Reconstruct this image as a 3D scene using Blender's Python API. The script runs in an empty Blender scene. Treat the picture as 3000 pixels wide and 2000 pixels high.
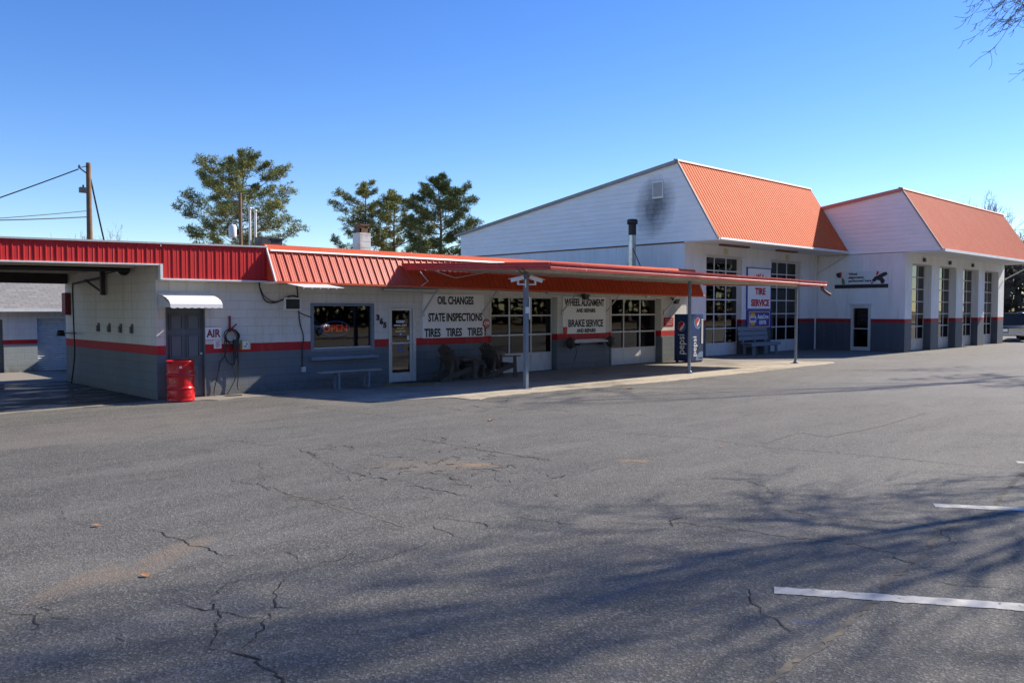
import bpy, bmesh, math, random
from mathutils import Vector, Matrix

# ------------------------------------------------------------------ camera, sky, sun
scene = bpy.context.scene
COL = scene.collection
cam_d = bpy.data.cameras.new("camera"); cam_d.sensor_width = 36.0; cam_d.lens = 28.8
cam_d.clip_start = 0.05; cam_d.clip_end = 3000
cam = bpy.data.objects.new("camera", cam_d); COL.objects.link(cam)
cam.location = (0, 0, 2.0)
cam.rotation_euler = (math.radians(90 - 2.243), 0, math.radians(46.147 - 90))
scene.camera = cam

SUN = Vector((1.4, -0.36, 1.0)).normalized()
SUN_EL = math.asin(SUN.z)
SUN_ROT = math.atan2(SUN.x, SUN.y)
world = bpy.data.worlds.new("World"); scene.world = world
world.use_nodes = True
wn = world.node_tree.nodes; wl = world.node_tree.links
sky = wn.new('ShaderNodeTexSky'); sky.sky_type = 'NISHITA'; sky.sun_disc = False
sky.sun_elevation = SUN_EL; sky.sun_rotation = SUN_ROT
sky.air_density = 1.0; sky.dust_density = 0.05; sky.ozone_density = 4.0; sky.altitude = 0
hs = wn.new('ShaderNodeHueSaturation'); hs.inputs['Saturation'].default_value = 1.25; hs.inputs['Hue'].default_value = .515
wl.new(sky.outputs[0], hs.inputs['Color']); wl.new(hs.outputs[0], wn['Background'].inputs['Color'])
wn['Background'].inputs['Strength'].default_value = 0.111

sun_d = bpy.data.lights.new("sun", 'SUN'); sun_d.energy = 5.0; sun_d.angle = math.radians(0.6)
sun_d.color = (1.0, 0.91, 0.78)
sun = bpy.data.objects.new("sun", sun_d); COL.objects.link(sun)
sun.rotation_euler = SUN.to_track_quat('Z', 'Y').to_euler()
sun.location = (60, -20, 60)
scene.view_settings.view_transform = 'Standard'; scene.view_settings.look = 'None'
scene.view_settings.gamma = 1.0; scene.view_settings.exposure = 0.78
scene.render.engine = 'CYCLES'
scene.cycles.use_denoising = True
scene.cycles.max_bounces = 6

# ------------------------------------------------------------------ materials
def srgb(r, g, b):
    f = lambda c: (c/255/12.92 if c <= 10 else ((c/255+.055)/1.055)**2.4)
    return (f(r), f(g), f(b), 1)

class NT:
    """small helper round a material node tree"""
    def __init__(s, name, rough=.6, spec=.5, metal=0.):
        s.m = bpy.data.materials.new(name); s.m.use_nodes = True
        s.t = s.m.node_tree; s.n = s.t.nodes; s.l = s.t.links
        s.b = s.n['Principled BSDF']
        s.b.inputs['Roughness'].default_value = rough
        s.b.inputs['Specular IOR Level'].default_value = spec
        s.b.inputs['Metallic'].default_value = metal
    def add(s, typ, **kw):
        nd = s.n.new(typ)
        for k, v in kw.items(): setattr(nd, k, v)
        return nd
    def link(s, a, b): s.l.new(a, b)
    def val(s, sock, v):
        if isinstance(v, bpy.types.NodeSocket): s.l.new(v, sock)
        else: sock.default_value = v
    def math(s, op, a, b=0., c=None, clamp=False):
        nd = s.add('ShaderNodeMath', operation=op, use_clamp=clamp)
        s.val(nd.inputs[0], a); s.val(nd.inputs[1], b)
        if c is not None: s.val(nd.inputs[2], c)
        return nd.outputs[0]
    def mix(s, f, a, b, mode='MIX'):
        nd = s.add('ShaderNodeMix', data_type='RGBA', blend_type=mode)
        s.val(nd.inputs[0], f); s.val(nd.inputs[6], a); s.val(nd.inputs[7], b)
        return nd.outputs[2]
    def pos(s):
        return s.add('ShaderNodeNewGeometry').outputs['Position']
    def obj(s):
        return s.add('ShaderNodeTexCoord').outputs['Object']
    def mapping(s, v, scale=(1, 1, 1), loc=(0, 0, 0), rot=(0, 0, 0)):
        nd = s.add('ShaderNodeMapping')
        nd.inputs['Scale'].default_value = scale; nd.inputs['Location'].default_value = loc
        nd.inputs['Rotation'].default_value = rot
        s.l.new(v, nd.inputs['Vector']); return nd.outputs[0]
    def sep(s, v):
        nd = s.add('ShaderNodeSeparateXYZ'); s.l.new(v, nd.inputs[0]); return nd.outputs
    def comb(s, x, y, z):
        nd = s.add('ShaderNodeCombineXYZ')
        s.val(nd.inputs[0], x); s.val(nd.inputs[1], y); s.val(nd.inputs[2], z); return nd.outputs[0]
    def noise(s, v, scale=5., detail=4., rough=.55, dist=0.):
        nd = s.add('ShaderNodeTexNoise'); s.l.new(v, nd.inputs['Vector'])
        nd.inputs['Scale'].default_value = scale; nd.inputs['Detail'].default_value = detail
        nd.inputs['Roughness'].default_value = rough; nd.inputs['Distortion'].default_value = dist
        return nd.outputs['Fac']
    def ramp(s, f, *stops, interp='LINEAR'):
        nd = s.add('ShaderNodeValToRGB'); nd.color_ramp.interpolation = interp
        e = nd.color_ramp.elements
        while len(e) < len(stops): e.new(.5)
        for el, (p, c) in zip(e, stops):
            el.position = p; el.color = c if hasattr(c, '__len__') else (c, c, c, 1)
        s.l.new(f, nd.inputs[0]); return nd.outputs[0]
    def bump(s, h, strength=.3, dist=.01):
        nd = s.add('ShaderNodeBump'); nd.inputs['Strength'].default_value = strength
        nd.inputs['Distance'].default_value = dist
        s.l.new(h, nd.inputs['Height']); s.l.new(nd.outputs[0], s.b.inputs['Normal'])
    def color(s, c): s.val(s.b.inputs['Base Color'], c)
    def step(s, x, e): return s.math('GREATER_THAN', x, e)

def c4(r, g=None, b=None):
    if g is None: g = b = r
    return (r, g, b, 1)

def paint(name, col, rough=.5, var=.12, scale=6., dirt=None, metal=0., bump=0., spec=.5, chips=None):
    """painted / plain surface with uneven tone, optional dirt and chipped patches"""
    n = NT(name, rough, spec, metal)
    v = n.obj()
    f = n.noise(v, scale, 5, .6)
    lo = tuple(x*(1-var) for x in col[:3])+(1,); hi = tuple(min(1, x*(1+var)) for x in col[:3])+(1,)
    c = n.mix(n.ramp(f, (.3, 0.), (.7, 1.)), lo, hi)
    if dirt:
        d = n.noise(n.mapping(v, (2.2, 2.2, .7)), 2.5, 6, .65)
        c = n.mix(n.math('MULTIPLY', n.ramp(d, (.48, 0.), (.75, 1.)), dirt[1]), c, dirt[0])
    if chips:
        d = n.noise(v, chips[1], 6, .7)
        c = n.mix(n.ramp(d, (chips[2], 0.), (chips[2]+.02, 1.)), c, chips[0])
    n.color(c)
    if bump: n.bump(n.noise(v, 60, 3), bump, .004)
    return n.m

def block_wall(name, z_low, z_high, white, red, grey, blocks=True, stain=None, mort=.55):
    """painted block wall: grey base, red stripe, white top; joints in relief"""
    n = NT(name, .62, .35)
    p = n.pos(); x, y, z = n.sep(p)
    u = n.math('ADD', x, y)
    f1 = n.noise(n.mapping(p, (1, 1, .35)), 1.3, 6, .62)
    f2 = n.noise(p, 9, 4, .6)
    zz = n.math('ADD', z, n.math('MULTIPLY', n.math('SUBTRACT', f2, .5), .012))
    w = n.mix(n.ramp(f1, (.35, 0.), (.75, 1.)), white, tuple(a*b for a, b in zip(white[:3], (.86, .84, .79)))+(1,))
    g = n.mix(n.ramp(f1, (.3, 0.), (.7, 1.)), grey, tuple(a*.84 for a in grey[:3])+(1,))
    r = n.mix(n.ramp(f2, (.3, 0.), (.7, 1.)), red, tuple(a*.85 for a in red[:3])+(1,))
    c = n.mix(n.step(zz, z_low), g, r); c = n.mix(n.step(zz, z_high), c, w)
    # splash dirt along the foot
    dirt = n.math('MULTIPLY', n.ramp(z, (0., 1.), (.34, 0.)), n.ramp(f2, (.35, .15), (.7, .85)))
    c = n.mix(dirt, c, c4(.12, .095, .07))
    dp = n.noise(n.mapping(p, (3.2, 3.2, .22)), 1.9, 6, .7)          # drips and grime
    c = n.mix(n.math('MULTIPLY', n.ramp(dp, (.54, 0.), (.74, 1.)), .34), c, c4(.20, .165, .12))
    chp = n.noise(p, 13, 7, .75)                                      # chipped spots
    c = n.mix(n.math('MULTIPLY', n.ramp(chp, (.69, 0.), (.71, 1.)), .55), c, c4(.30, .29, .27))
    if stain:
        sx, sy, sz, ry, rz = stain
        dy = n.math('DIVIDE', n.math('SUBTRACT', y, sy), ry); dz = n.math('DIVIDE', n.math('SUBTRACT', z, sz), rz)
        d = n.math('ADD', n.math('POWER', n.math('ABSOLUTE', dy), 2), n.math('POWER', n.math('ABSOLUTE', dz), 2))
        d = n.math('ADD', d, n.math('MULTIPLY', n.math('SUBTRACT', n.noise(n.mapping(p, (1, 1, .6)), 3, 5), .5), 1.3))
        c = n.mix(n.math('MULTIPLY', n.ramp(d, (0., 1.), (1., 0.)), .85), c, c4(.03, .03, .032))
    if blocks:
        br = n.add('ShaderNodeTexBrick'); br.offset = .5
        n.link(n.comb(u, z, 0.), br.inputs['Vector'])
        for k, vv in dict(Scale=1., **{'Mortar Size': .008, 'Mortar Smooth': .35, 'Brick Width': .406, 'Row Height': .2}).items():
            br.inputs[k].default_value = vv
        br.inputs['Color1'].default_value = c4(1); br.inputs['Color2'].default_value = c4(.955); br.inputs['Mortar'].default_value = c4(mort)
        c = n.mix(.55, c, br.outputs['Color'], 'MULTIPLY')
        h = n.math('SUBTRACT', n.math('MULTIPLY', f2, .25), br.outputs['Fac'])
        n.bump(h, .55, .012)
    else:
        n.bump(n.noise(p, 22, 5), .25, .006)
    n.color(c)
    return n.m

WHITE = c4(.78, .77, .74); RED = c4(.50, .018, .022); GREY = c4(.155, .175, .19)
M = {}
M['wall_low'] = block_wall('painted_block_low', 1.0, 1.2, c4(.72, .695, .64), RED, GREY, mort=.72)
M['wall_big'] = block_wall('painted_wall_tall', 1.36, 1.55, c4(.74, .745, .76), c4(.32, .016, .02), c4(.075, .09, .115), blocks=False)
M['wall_rear'] = block_wall('painted_block_rear', .9, 1.04, c4(.72, .72, .71), RED, c4(.30, .34, .35), mort=.8)

def siding_mat():
    n = NT('lap_siding_white', .5, .35)
    p = n.pos(); x, y, z = n.sep(p)
    f = n.noise(n.mapping(p, (1, 1, 3)), 1.2, 5, .6)
    c = n.mix(n.ramp(f, (.3, 0.), (.75, 1.)), c4(.86, .865, .87), c4(.78, .775, .755))
    # soot above the stove pipe
    dy = n.math('DIVIDE', n.math('SUBTRACT', y, n.math('ADD', 20.60, n.math('MULTIPLY', n.math('SUBTRACT', z, 6.1), -.12))), 1.15)
    dz = n.math('DIVIDE', n.math('SUBTRACT', z, 6.3), 1.35)
    d = n.math('ADD', n.math('POWER', n.math('ABSOLUTE', dy), 1.6), n.math('POWER', n.math('ABSOLUTE', dz), 2.2))
    d = n.math('ADD', d, n.math('MULTIPLY', n.math('SUBTRACT', n.noise(n.mapping(p, (1, 1, .5)), 2.6, 6, .65), .5), .9))
    soot = n.math('MULTIPLY', n.ramp(d, (.0, .9), (.35, .5), (1.05, 0.)), n.math('LESS_THAN', x, 30))
    c = n.mix(n.math('MULTIPLY', soot, .9), c, c4(.025, .024, .024))
    n.color(c); n.bump(n.noise(p, 14, 4), .1, .004)
    return n.m
M['siding'] = siding_mat()

def metal_roof(name, col, fade, rough=.38, spec=.3):
    n = NT(name, rough, spec)
    p = n.pos()
    f = n.noise(n.mapping(p, (1.2, 1.2, .5)), 1.1, 5, .6)
    f2 = n.noise(p, 18, 4, .6); f3 = n.noise(n.mapping(p, (5, 5, .35)), 1.6, 5, .65)
    c = n.mix(n.ramp(f, (.32, 0.), (.72, 1.)), col, fade)
    c = n.mix(n.math('MULTIPLY', n.ramp(f3, (.45, 0.), (.72, 1.)), .28), c, tuple(a*.55+.03 for a in col[:3])+(1,))
    c = n.mix(n.math('MULTIPLY', n.ramp(f2, (.55, 0.), (.8, 1.)), .18), c, c4(.30, .12, .09))
    n.color(c)
    n.val(n.b.inputs['Roughness'], n.math('ADD', rough-.08, n.math('MULTIPLY', f2, .2)))
    return n.m
M['red_metal'] = metal_roof('red_roof_metal', c4(.52, .020, .022), c4(.56, .028, .026), .55)
M['mansard_low'] = metal_roof('red_mansard_metal', c4(.54, .066, .021), c4(.60, .085, .03), .45, .6)
M['mansard_trim'] = metal_roof('red_mansard_trim', c4(.60, .10, .045), c4(.66, .13, .06), .75, .1)
M['mansard_big'] = metal_roof('faded_red_mansard_metal', c4(.72, .145, .045), c4(.76, .17, .06), .68, .1)
M['mansard_far'] = metal_roof('sunbleached_red_mansard_metal', c4(.54, .12, .06), c4(.58, .145, .08), .70, .1)
M['cap_pink'] = paint('faded_ridge_metal', c4(.50, .20, .17), .65)
M['red_fascia'] = paint('flaking_red_fascia', c4(.50, .04, .035), .45, chips=(c4(.70, .62, .58), 7., .66))
M['white_trim'] = paint('white_trim', c4(.74, .74, .73), .45, .05, dirt=(c4(.35, .31, .26), .35))
M['soffit'] = paint('soffit_white', c4(.55, .51, .43), .7, .08, dirt=(c4(.30, .26, .2), .4))
M['soffit_big'] = paint('soffit_pale', c4(.66, .66, .66), .7, .06)
M['bay_dark'] = paint('dark_bay_timber', c4(.05, .045, .04), .8)
M['rake'] = paint('weathered_rake_metal', c4(.30, .29, .28), .7, .15)
M['grey_door'] = paint('grey_door_paint', c4(.12, .14, .155), .5, .08)
M['post'] = paint('blue_grey_post_paint', c4(.16, .20, .25), .45, .12, chips=(c4(.42, .42, .40), 9., .70))
M['alu'] = paint('weathered_aluminium', c4(.55, .56, .56), .42, .06, metal=.35)
M['gd_frame'] = paint('garage_door_paint', c4(.66, .65, .62), .5, .05, dirt=(c4(.28, .25, .2), .35))
M['gd_frame_tan'] = paint('garage_door_tan', c4(.50, .46, .41), .55, .08, dirt=(c4(.22, .18, .14), .4))
M['black'] = paint('black_rubber', c4(.018), .55, .2)
M['black_ink'] = paint('black_lettering', c4(.012, .012, .02), .5, .1)
M['red_ink'] = paint('red_lettering', c4(.50, .012, .02), .5, .1)
M['white_ink'] = paint('white_lettering', c4(.75), .5, .05)
M['yellow_ink'] = paint('yellow_lettering', c4(.75, .50, .03), .5, .1)
M['dark_red_ink'] = paint('dark_red_lettering', c4(.20, .02, .035), .5, .1)
M['sign_white'] = paint('sign_board_white', c4(.86, .86, .85), .45, .02, dirt=(c4(.62, .60, .56), .2))
M['sign_blue'] = paint('sign_blue', c4(.02, .035, .30), .35, .08)
M['sign_yellow'] = paint('sign_yellow', c4(.75, .42, .03), .4, .06)
M['banner_grey'] = paint('banner_pale', c4(.60, .63, .64), .5, .05)
M['white_plastic'] = paint('white_plastic', c4(.72, .72, .70), .4, .03)
M['awning_white'] = paint('white_awning_metal', c4(.80, .80, .79), .35, .03)
M['awning_grey'] = paint('awning_side_metal', c4(.55, .54, .53), .45, .05)
M['dark_metal'] = paint('dark_metal', c4(.045, .045, .05), .5, .2, metal=.3)
M['rust'] = paint('rusty_metal', c4(.16, .07, .035), .75, .4, scale=14)
M['galv'] = paint('galvanised_pipe', c4(.55, .54, .52), .32, .15, metal=.8, dirt=(c4(.20, .15, .11), .7))
M['pvc'] = paint('white_pipe', c4(.72, .70, .68), .45, .05)
M['chim'] = paint('chimney_block_paint', c4(.66, .64, .60), .7, .06, dirt=(c4(.34, .14, .06), .75))
M['box_yellow'] = paint('pale_yellow_box', c4(.62, .55, .34), .5, .05)
M['chrome'] = paint('chrome', c4(.75), .15, .02, metal=1.)
M['car_black'] = paint('black_car_paint', c4(.014, .015, .017), .3, .1, spec=.4)
M['car_silver'] = paint('silver_car_paint', c4(.55, .56, .57), .28, .03, metal=.4)
M['car_glass'] = paint('car_glass', c4(.015, .018, .02), .14, .1, spec=.35)
M['tyre'] = paint('tyre_rubber', c4(.02), .8, .2)
M['lamp_glass'] = paint('lamp_glass', c4(.75, .75, .72), .1, .03, spec=.8)
M['steel_dark'] = paint('greasy_drum_metal', c4(.03, .028, .025), .6, .3, metal=.3)
M['roof_flat'] = paint('flat_roof_gravel', c4(.28, .27, .25), .9, .2)
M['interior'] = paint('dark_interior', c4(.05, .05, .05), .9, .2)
M['ac_grille'] = paint('ac_grille', c4(.10, .10, .09), .6, .2)
M['soot'] = paint('sooty_black_cap', c4(.02), .6, .2)
M['pole_wood'] = paint('creosote_pole_wood', c4(.21, .12, .065), .9, .3, scale=3., bump=.4)
M['leaf'] = paint('dead_leaf', c4(.48, .22, .08), .7, .25, scale=20.)
M['conc_block'] = paint('concrete_kerb', c4(.48, .44, .37), .85, .1, bump=.3)
M['mat_rubber'] = paint('door_mat', c4(.03, .035, .045), .95, .2, scale=30)
M['white_line'] = paint('worn_white_line', c4(.46, .445, .41), .85, .14, dirt=(c4(.20, .19, .165), .75), chips=(c4(.13, .127, .118), 14., .615))

def barrel_mat():
    n = NT('red_barrel_paint', .28, .5)
    v = n.obj()
    c = n.mix(n.ramp(n.noise(v, 4, 5), (.3, 0.), (.7, 1.)), c4(.60, .010, .014), c4(.50, .008, .012))
    x, y, z = n.sep(v)
    edge = n.math('MULTIPLY', n.ramp(n.noise(n.mapping(v, (1, 1, .4)), 9, 5, .7), (.58, 0.), (.64, 1.)),
                  n.ramp(n.math('PINGPONG', z, .1475), (.125, 0.), (.147, .55)))
    scr = n.ramp(n.noise(n.mapping(v, (1, 1, 2.2)), 7, 6, .75), (.70, 0.), (.74, .75))
    c = n.mix(n.math('MAXIMUM', edge, scr), c, c4(.60, .45, .42))
    n.color(c); return n.m
M['barrel'] = barrel_mat()

def glass_mat(name, tint, refl, rough=.02, wav=.0):
    """window glass: clear tint with a mirror reflection that follows the viewing angle"""
    n = NT(name)
    n.n.remove(n.b)
    out = n.n['Material Output']
    tr = n.add('ShaderNodeBsdfTransparent'); tr.inputs[0].default_value = tint
    gl = n.add('ShaderNodeBsdfGlossy'); gl.inputs['Roughness'].default_value = rough; gl.inputs['Color'].default_value = c4(.95, .95, .95)
    lw = n.add('ShaderNodeFresnel'); lw.inputs['IOR'].default_value = refl
    mx = n.add('ShaderNodeMixShader')
    if wav:
        bp = n.add('ShaderNodeBump'); bp.inputs['Strength'].default_value = wav; bp.inputs['Distance'].default_value = .02
        n.link(n.noise(n.pos(), 1.6, 2), bp.inputs['Height'])
        n.link(bp.outputs[0], gl.inputs['Normal'])
    n.link(lw.outputs[0], mx.inputs[0]); n.link(tr.outputs[0], mx.inputs[1]); n.link(gl.outputs[0], mx.inputs[2])
    n.link(mx.outputs[0], out.inputs['Surface'])
    return n.m
M['glass'] = glass_mat('window_glass', c4(.50, .51, .50), 1.75, wav=.04)
M['glass_dark'] = glass_mat('garage_door_glass', c4(.10, .10, .10), 1.5, wav=.05)

def wood_mat(name, a, b):
    n = NT(name, .85, .2)
    v = n.obj()
    f = n.noise(n.mapping(v, (2, 2, 14)), 6, 6, .65)
    f2 = n.noise(n.mapping(v, (14, 2, 2)), 6, 6, .65)
    n.color(n.mix(n.ramp(n.math('MULTIPLY', n.math('ADD', f, f2), .5), (.36, 0.), (.62, 1.)), a, b))
    n.bump(f, .3, .004)
    return n.m
M['chair_wood'] = wood_mat('weathered_brown_boards', c4(.065, .045, .034), c4(.15, .11, .082))
M['bench_wood'] = wood_mat('grey_painted_boards', c4(.16, .19, .22), c4(.24, .27, .30))
M['bench_top'] = wood_mat('pale_worn_plank', c4(.26, .25, .24), c4(.38, .36, .34))

def bark(name, a, b):
    n = NT(name, .9, .15)
    v = n.obj()
    f = n.noise(n.mapping(v, (6, 6, 1.6)), 3, 6, .7)
    n.color(n.mix(n.ramp(f, (.35, 0.), (.65, 1.)), a, b)); n.bump(f, .6, .03)
    return n.m
M['bark'] = bark('pine_bark', c4(.11, .075, .052), c4(.24, .165, .115))
M['bark_grey'] = bark('grey_bark', c4(.11, .095, .08), c4(.22, .195, .165))

def foliage(name, dark, light):
    n = NT(name, .75, .2)
    v = n.obj()
    oi = n.noise(v, .55, 3, .6)
    f = n.noise(v, 3.0, 3, .6)
    c = n.mix(n.ramp(n.math('ADD', n.math('MULTIPLY', oi, .6), n.math('MULTIPLY', f, .4)), (.36, 0.), (.64, 1.)), dark, light)
    n.color(c)
    return n.m
M['needles_warm'] = foliage('pine_needles_olive', c4(.095, .125, .036), c4(.36, .34, .11))
M['needles_dark'] = foliage('pine_needles_deep', c4(.055, .088, .030), c4(.20, .22, .07))
M['wood_far'] = foliage('bare_wood_grey_brown', c4(.07, .06, .045), c4(.17, .145, .11))
M['wood_mass'] = foliage('winter_wood', c4(.025, .021, .014), c4(.065, .05, .033))

def blend_parts():
    pass

def asphalt():
    n = NT('worn_asphalt', .84, .3)
    p = n.pos(); x, y, z = n.sep(p)
    big = n.noise(n.mapping(p, (.5, .5, 1), rot=(0, 0, .3)), .42, 6, .62)
    mid = n.noise(n.mapping(p, (.8, 2.0, 1), rot=(0, 0, -.75)), 1.1, 7, .7)
    spot = n.noise(p, 3.3, 6, .72)
    gr = n.noise(p, 60, 4, .8); fine = n.noise(p, 170, 2, .7)
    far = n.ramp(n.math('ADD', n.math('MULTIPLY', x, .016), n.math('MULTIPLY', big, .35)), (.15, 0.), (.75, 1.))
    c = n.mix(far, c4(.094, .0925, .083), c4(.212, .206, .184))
    pat = n.noise(n.mapping(p, (1, 1.4, 1), rot=(0, 0, .5)), .17, 4, .5)
    c = n.mix(n.ramp(pat, (.38, .0), (.46, .42)), c, n.mix(.5, c, c4(.05, .047, .043)))
    wn_ = n.noise(n.mapping(p, (.25, 1.6, 1), rot=(0, 0, -.78)), .9, 4, .6)
    c = n.mix(n.math('MULTIPLY', n.ramp(wn_, (.50, 0.), (.62, 1.)), .30), c, c4(.20, .19, .17))
    c = n.mix(n.math('MULTIPLY', n.ramp(mid, (.44, 0.), (.70, 1.)), .36), c, c4(.19, .174, .148))
    c = n.mix(n.math('MULTIPLY', n.ramp(mid, (.30, 1.), (.47, 0.)), .40), c, c4(.056, .053, .050))
    c = n.mix(n.math('MULTIPLY', n.ramp(spot, (.26, 1.), (.40, 0.)), .45), c, c4(.046, .044, .043))
    c = n.mix(n.math('MULTIPLY', n.ramp(spot, (.62, 0.), (.76, 1.)), .4), c, c4(.22, .195, .155))
    # oil drips
    vd = n.add('ShaderNodeTexVoronoi'); n.link(n.mapping(p, (1, 1, 0)), vd.inputs['Vector']); vd.inputs['Scale'].default_value = .55
    dr = n.math('ADD', vd.outputs['Distance'], n.math('MULTIPLY', n.math('SUBTRACT', spot, .5), .28))
    c = n.mix(n.math('MULTIPLY', n.ramp(dr, (.03, 1.), (.15, 0.)), .45), c, c4(.035, .033, .032))
    # aggregate: light and dark stones
    vo = n.add('ShaderNodeTexVoronoi'); n.link(p, vo.inputs['Vector']); vo.inputs['Scale'].default_value = 62; vo.inputs['Randomness'].default_value = 1
    st = n.sep(vo.outputs['Color']); 
    c = n.mix(n.math('MULTIPLY', n.ramp(n.math('ADD', n.math('MULTIPLY', st[0], .7), n.math('MULTIPLY', gr, .5)), (.74, 0.), (.86, 1.)), .42), c, c4(.32, .305, .28))
    c = n.mix(n.math('MULTIPLY', n.ramp(fine, (.56, 0.), (.68, 1.)), .30), c, c4(.28, .27, .245))
    c = n.mix(n.math('MULTIPLY', n.ramp(gr, (.38, 1.), (.52, 0.)), .42), c, c4(.036, .035, .035))
    c = n.mix(n.math('MULTIPLY', n.ramp(st[1], (.10, 1.), (.24, 0.)), .35), c, c4(.03, .03, .031))
    # sandy soil washed over the surface
    def patch(px, py, rx, ry, rot, amt, cc, sc=2.4):
        nonlocal c
        dx = n.math('SUBTRACT', x, px); dy = n.math('SUBTRACT', y, py)
        ca, sa = math.cos(rot), math.sin(rot)
        a = n.math('DIVIDE', n.math('ADD', n.math('MULTIPLY', dx, ca), n.math('MULTIPLY', dy, sa)), rx)
        b = n.math('DIVIDE', n.math('SUBTRACT', n.math('MULTIPLY', dy, ca), n.math('MULTIPLY', dx, sa)), ry)
        d = n.math('ADD', n.math('MULTIPLY', a, a), n.math('MULTIPLY', b, b))
        d = n.math('ADD', d, n.math('MULTIPLY', n.math('SUBTRACT', n.noise(n.mapping(p, (1, 1, 1), (px, py, 0)), sc, 6, .7), .5), 3.2))
        c = n.mix(n.math('MULTIPLY', n.ramp(d, (.1, 1.), (1.15, 0.)), amt), c, cc)
    sand = c4(.27, .185, .115)
    patch(6.9, 7.9, .42, .16, -.8, .75, sand, 7.); patch(6.5, 8.3, .9, .5, -.8, .35, c4(.21, .165, .12), 5.)
    patch(2.5, 6.65, .75, .20, .6, .38, c4(.24, .175, .115)); patch(1.85, 6.5, .5, .2, .6, .35, c4(.24, .175, .115))
    patch(8.6, 6.64, .28, .15, -.7, .6, sand, 6.); patch(10.3, 3.6, .25, .18, .2, .35, c4(.22, .20, .16), 6.)
    patch(14.5, 12.6, 4.5, .7, -.05, .35, c4(.23, .21, .18)); patch(4.5, 14.5, 4.2, 1.6, .1, .4, c4(.20, .178, .15), 1.4)
    patch(30, 8, 14, 4, 0, .35, c4(.21, .20, .185), .7); patch(9.4, 15.2, .5, 1.3, .2, .35, c4(.22, .20, .17))
    patch(4.96, 2.42, .16, .05, -.8, .5, c4(.03, .05, .13), 12.); patch(4.62, 3.04, .06, .03, -.8, .4, c4(.03, .05, .13), 14.)
    # fine crazing where the surface has broken up
    v2 = n.add('ShaderNodeTexVoronoi', feature='DISTANCE_TO_EDGE'); n.link(n.mapping(n.add('ShaderNodeVectorMath', operation='ADD').outputs[0], (1, 1, 0)), v2.inputs['Vector'])
    vm = [k for k in n.n if k.type == 'VECT_MATH'][0]
    n.link(p, vm.inputs[0]); ns = n.add('ShaderNodeTexNoise'); n.link(p, ns.inputs['Vector']); ns.inputs['Scale'].default_value = 6
    sc = n.add('ShaderNodeVectorMath', operation='SCALE'); n.link(ns.outputs['Color'], sc.inputs[0]); sc.inputs['Scale'].default_value = .22
    n.link(sc.outputs[0], vm.inputs[1]); v2.inputs['Scale'].default_value = 3.2
    crz = n.ramp(v2.outputs['Distance'], (.004, 1.), (.02, 0.))
    dx = n.math('DIVIDE', n.math('SUBTRACT', x, 6.4), 1.9); dy = n.math('DIVIDE', n.math('SUBTRACT', y, 8.3), 2.1)
    dd = n.math('ADD', n.math('MULTIPLY', dx, dx), n.math('MULTIPLY', dy, dy))
    msk = n.math('MULTIPLY', n.ramp(n.math('ADD', dd, n.math('MULTIPLY', n.math('SUBTRACT', n.noise(p, 1.6, 4), .5), 2.6)), (.25, 1.), (1.1, 0.)), crz)
    msk = n.math('MULTIPLY', msk, n.ramp(n.noise(p, 4, 3), (.42, 0.), (.55, 1.)))
    c = n.mix(n.math('MULTIPLY', msk, .85), c, c4(.035, .03, .028))
    n.color(c)
    h = n.math('ADD', n.math('ADD', n.math('MULTIPLY', gr, 1.1), n.math('MULTIPLY', fine, .5)), n.math('MULTIPLY', vo.outputs['Distance'], .7))
    h = n.math('SUBTRACT', h, n.math('MULTIPLY', msk, 1.2))
    n.bump(n.math('ADD', h, n.math('MULTIPLY', mid, 2.0)), .6, .013)
    return n.m
M['asphalt'] = asphalt()

def concrete():
    n = NT('canopy_shaded_concrete', .8, .3)
    p = n.pos()
    a = n.noise(p, .8, 6, .65); b = n.noise(n.mapping(p, (1, 2, 1)), 3.5, 6, .7)
    y = n.sep(p)[1]
    # canopy shade painted into the colour: slab darkens from lot edge to doors
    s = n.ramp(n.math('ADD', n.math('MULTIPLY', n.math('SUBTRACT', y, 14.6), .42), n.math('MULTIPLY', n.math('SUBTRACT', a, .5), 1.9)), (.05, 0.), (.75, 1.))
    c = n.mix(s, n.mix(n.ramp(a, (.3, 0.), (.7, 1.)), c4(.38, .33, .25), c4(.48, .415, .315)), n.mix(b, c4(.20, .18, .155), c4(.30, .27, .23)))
    c = n.mix(n.math('MULTIPLY', n.ramp(b, (.5, 0.), (.72, 1.)), .6), c, c4(.15, .13, .105))
    oil = n.noise(p, .55, 5, .6)  # dark blotches, part of the painted canopy shade
    c = n.mix(n.math('MULTIPLY', n.ramp(oil, (.52, 0.), (.68, 1.)), .6), c, c4(.07, .065, .06))
    jx = n.math('PINGPONG', n.math('ADD', n.sep(p)[0], .4), 1.75)
    c = n.mix(n.math('MULTIPLY', n.math('LESS_THAN', jx, .008), .7), c, c4(.06, .055, .05))
    n.color(c); n.bump(n.noise(p, 40, 4, .7), .35, .008)
    return n.m
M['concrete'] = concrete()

def wetfloor():
    n = NT('wet_bay_floor', .7, .5)
    p = n.pos()
    f = n.noise(n.mapping(p, (.5, 1.3, 1)), 1.4, 5, .6)
    n.color(n.mix(n.ramp(f, (.4, 0.), (.6, 1.)), c4(.025, .024, .023), c4(.075, .07, .06)))
    n.val(n.b.inputs['Roughness'], n.ramp(f, (.42, .12), (.56, .75)))
    return n.m
M['wet'] = wetfloor()

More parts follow.
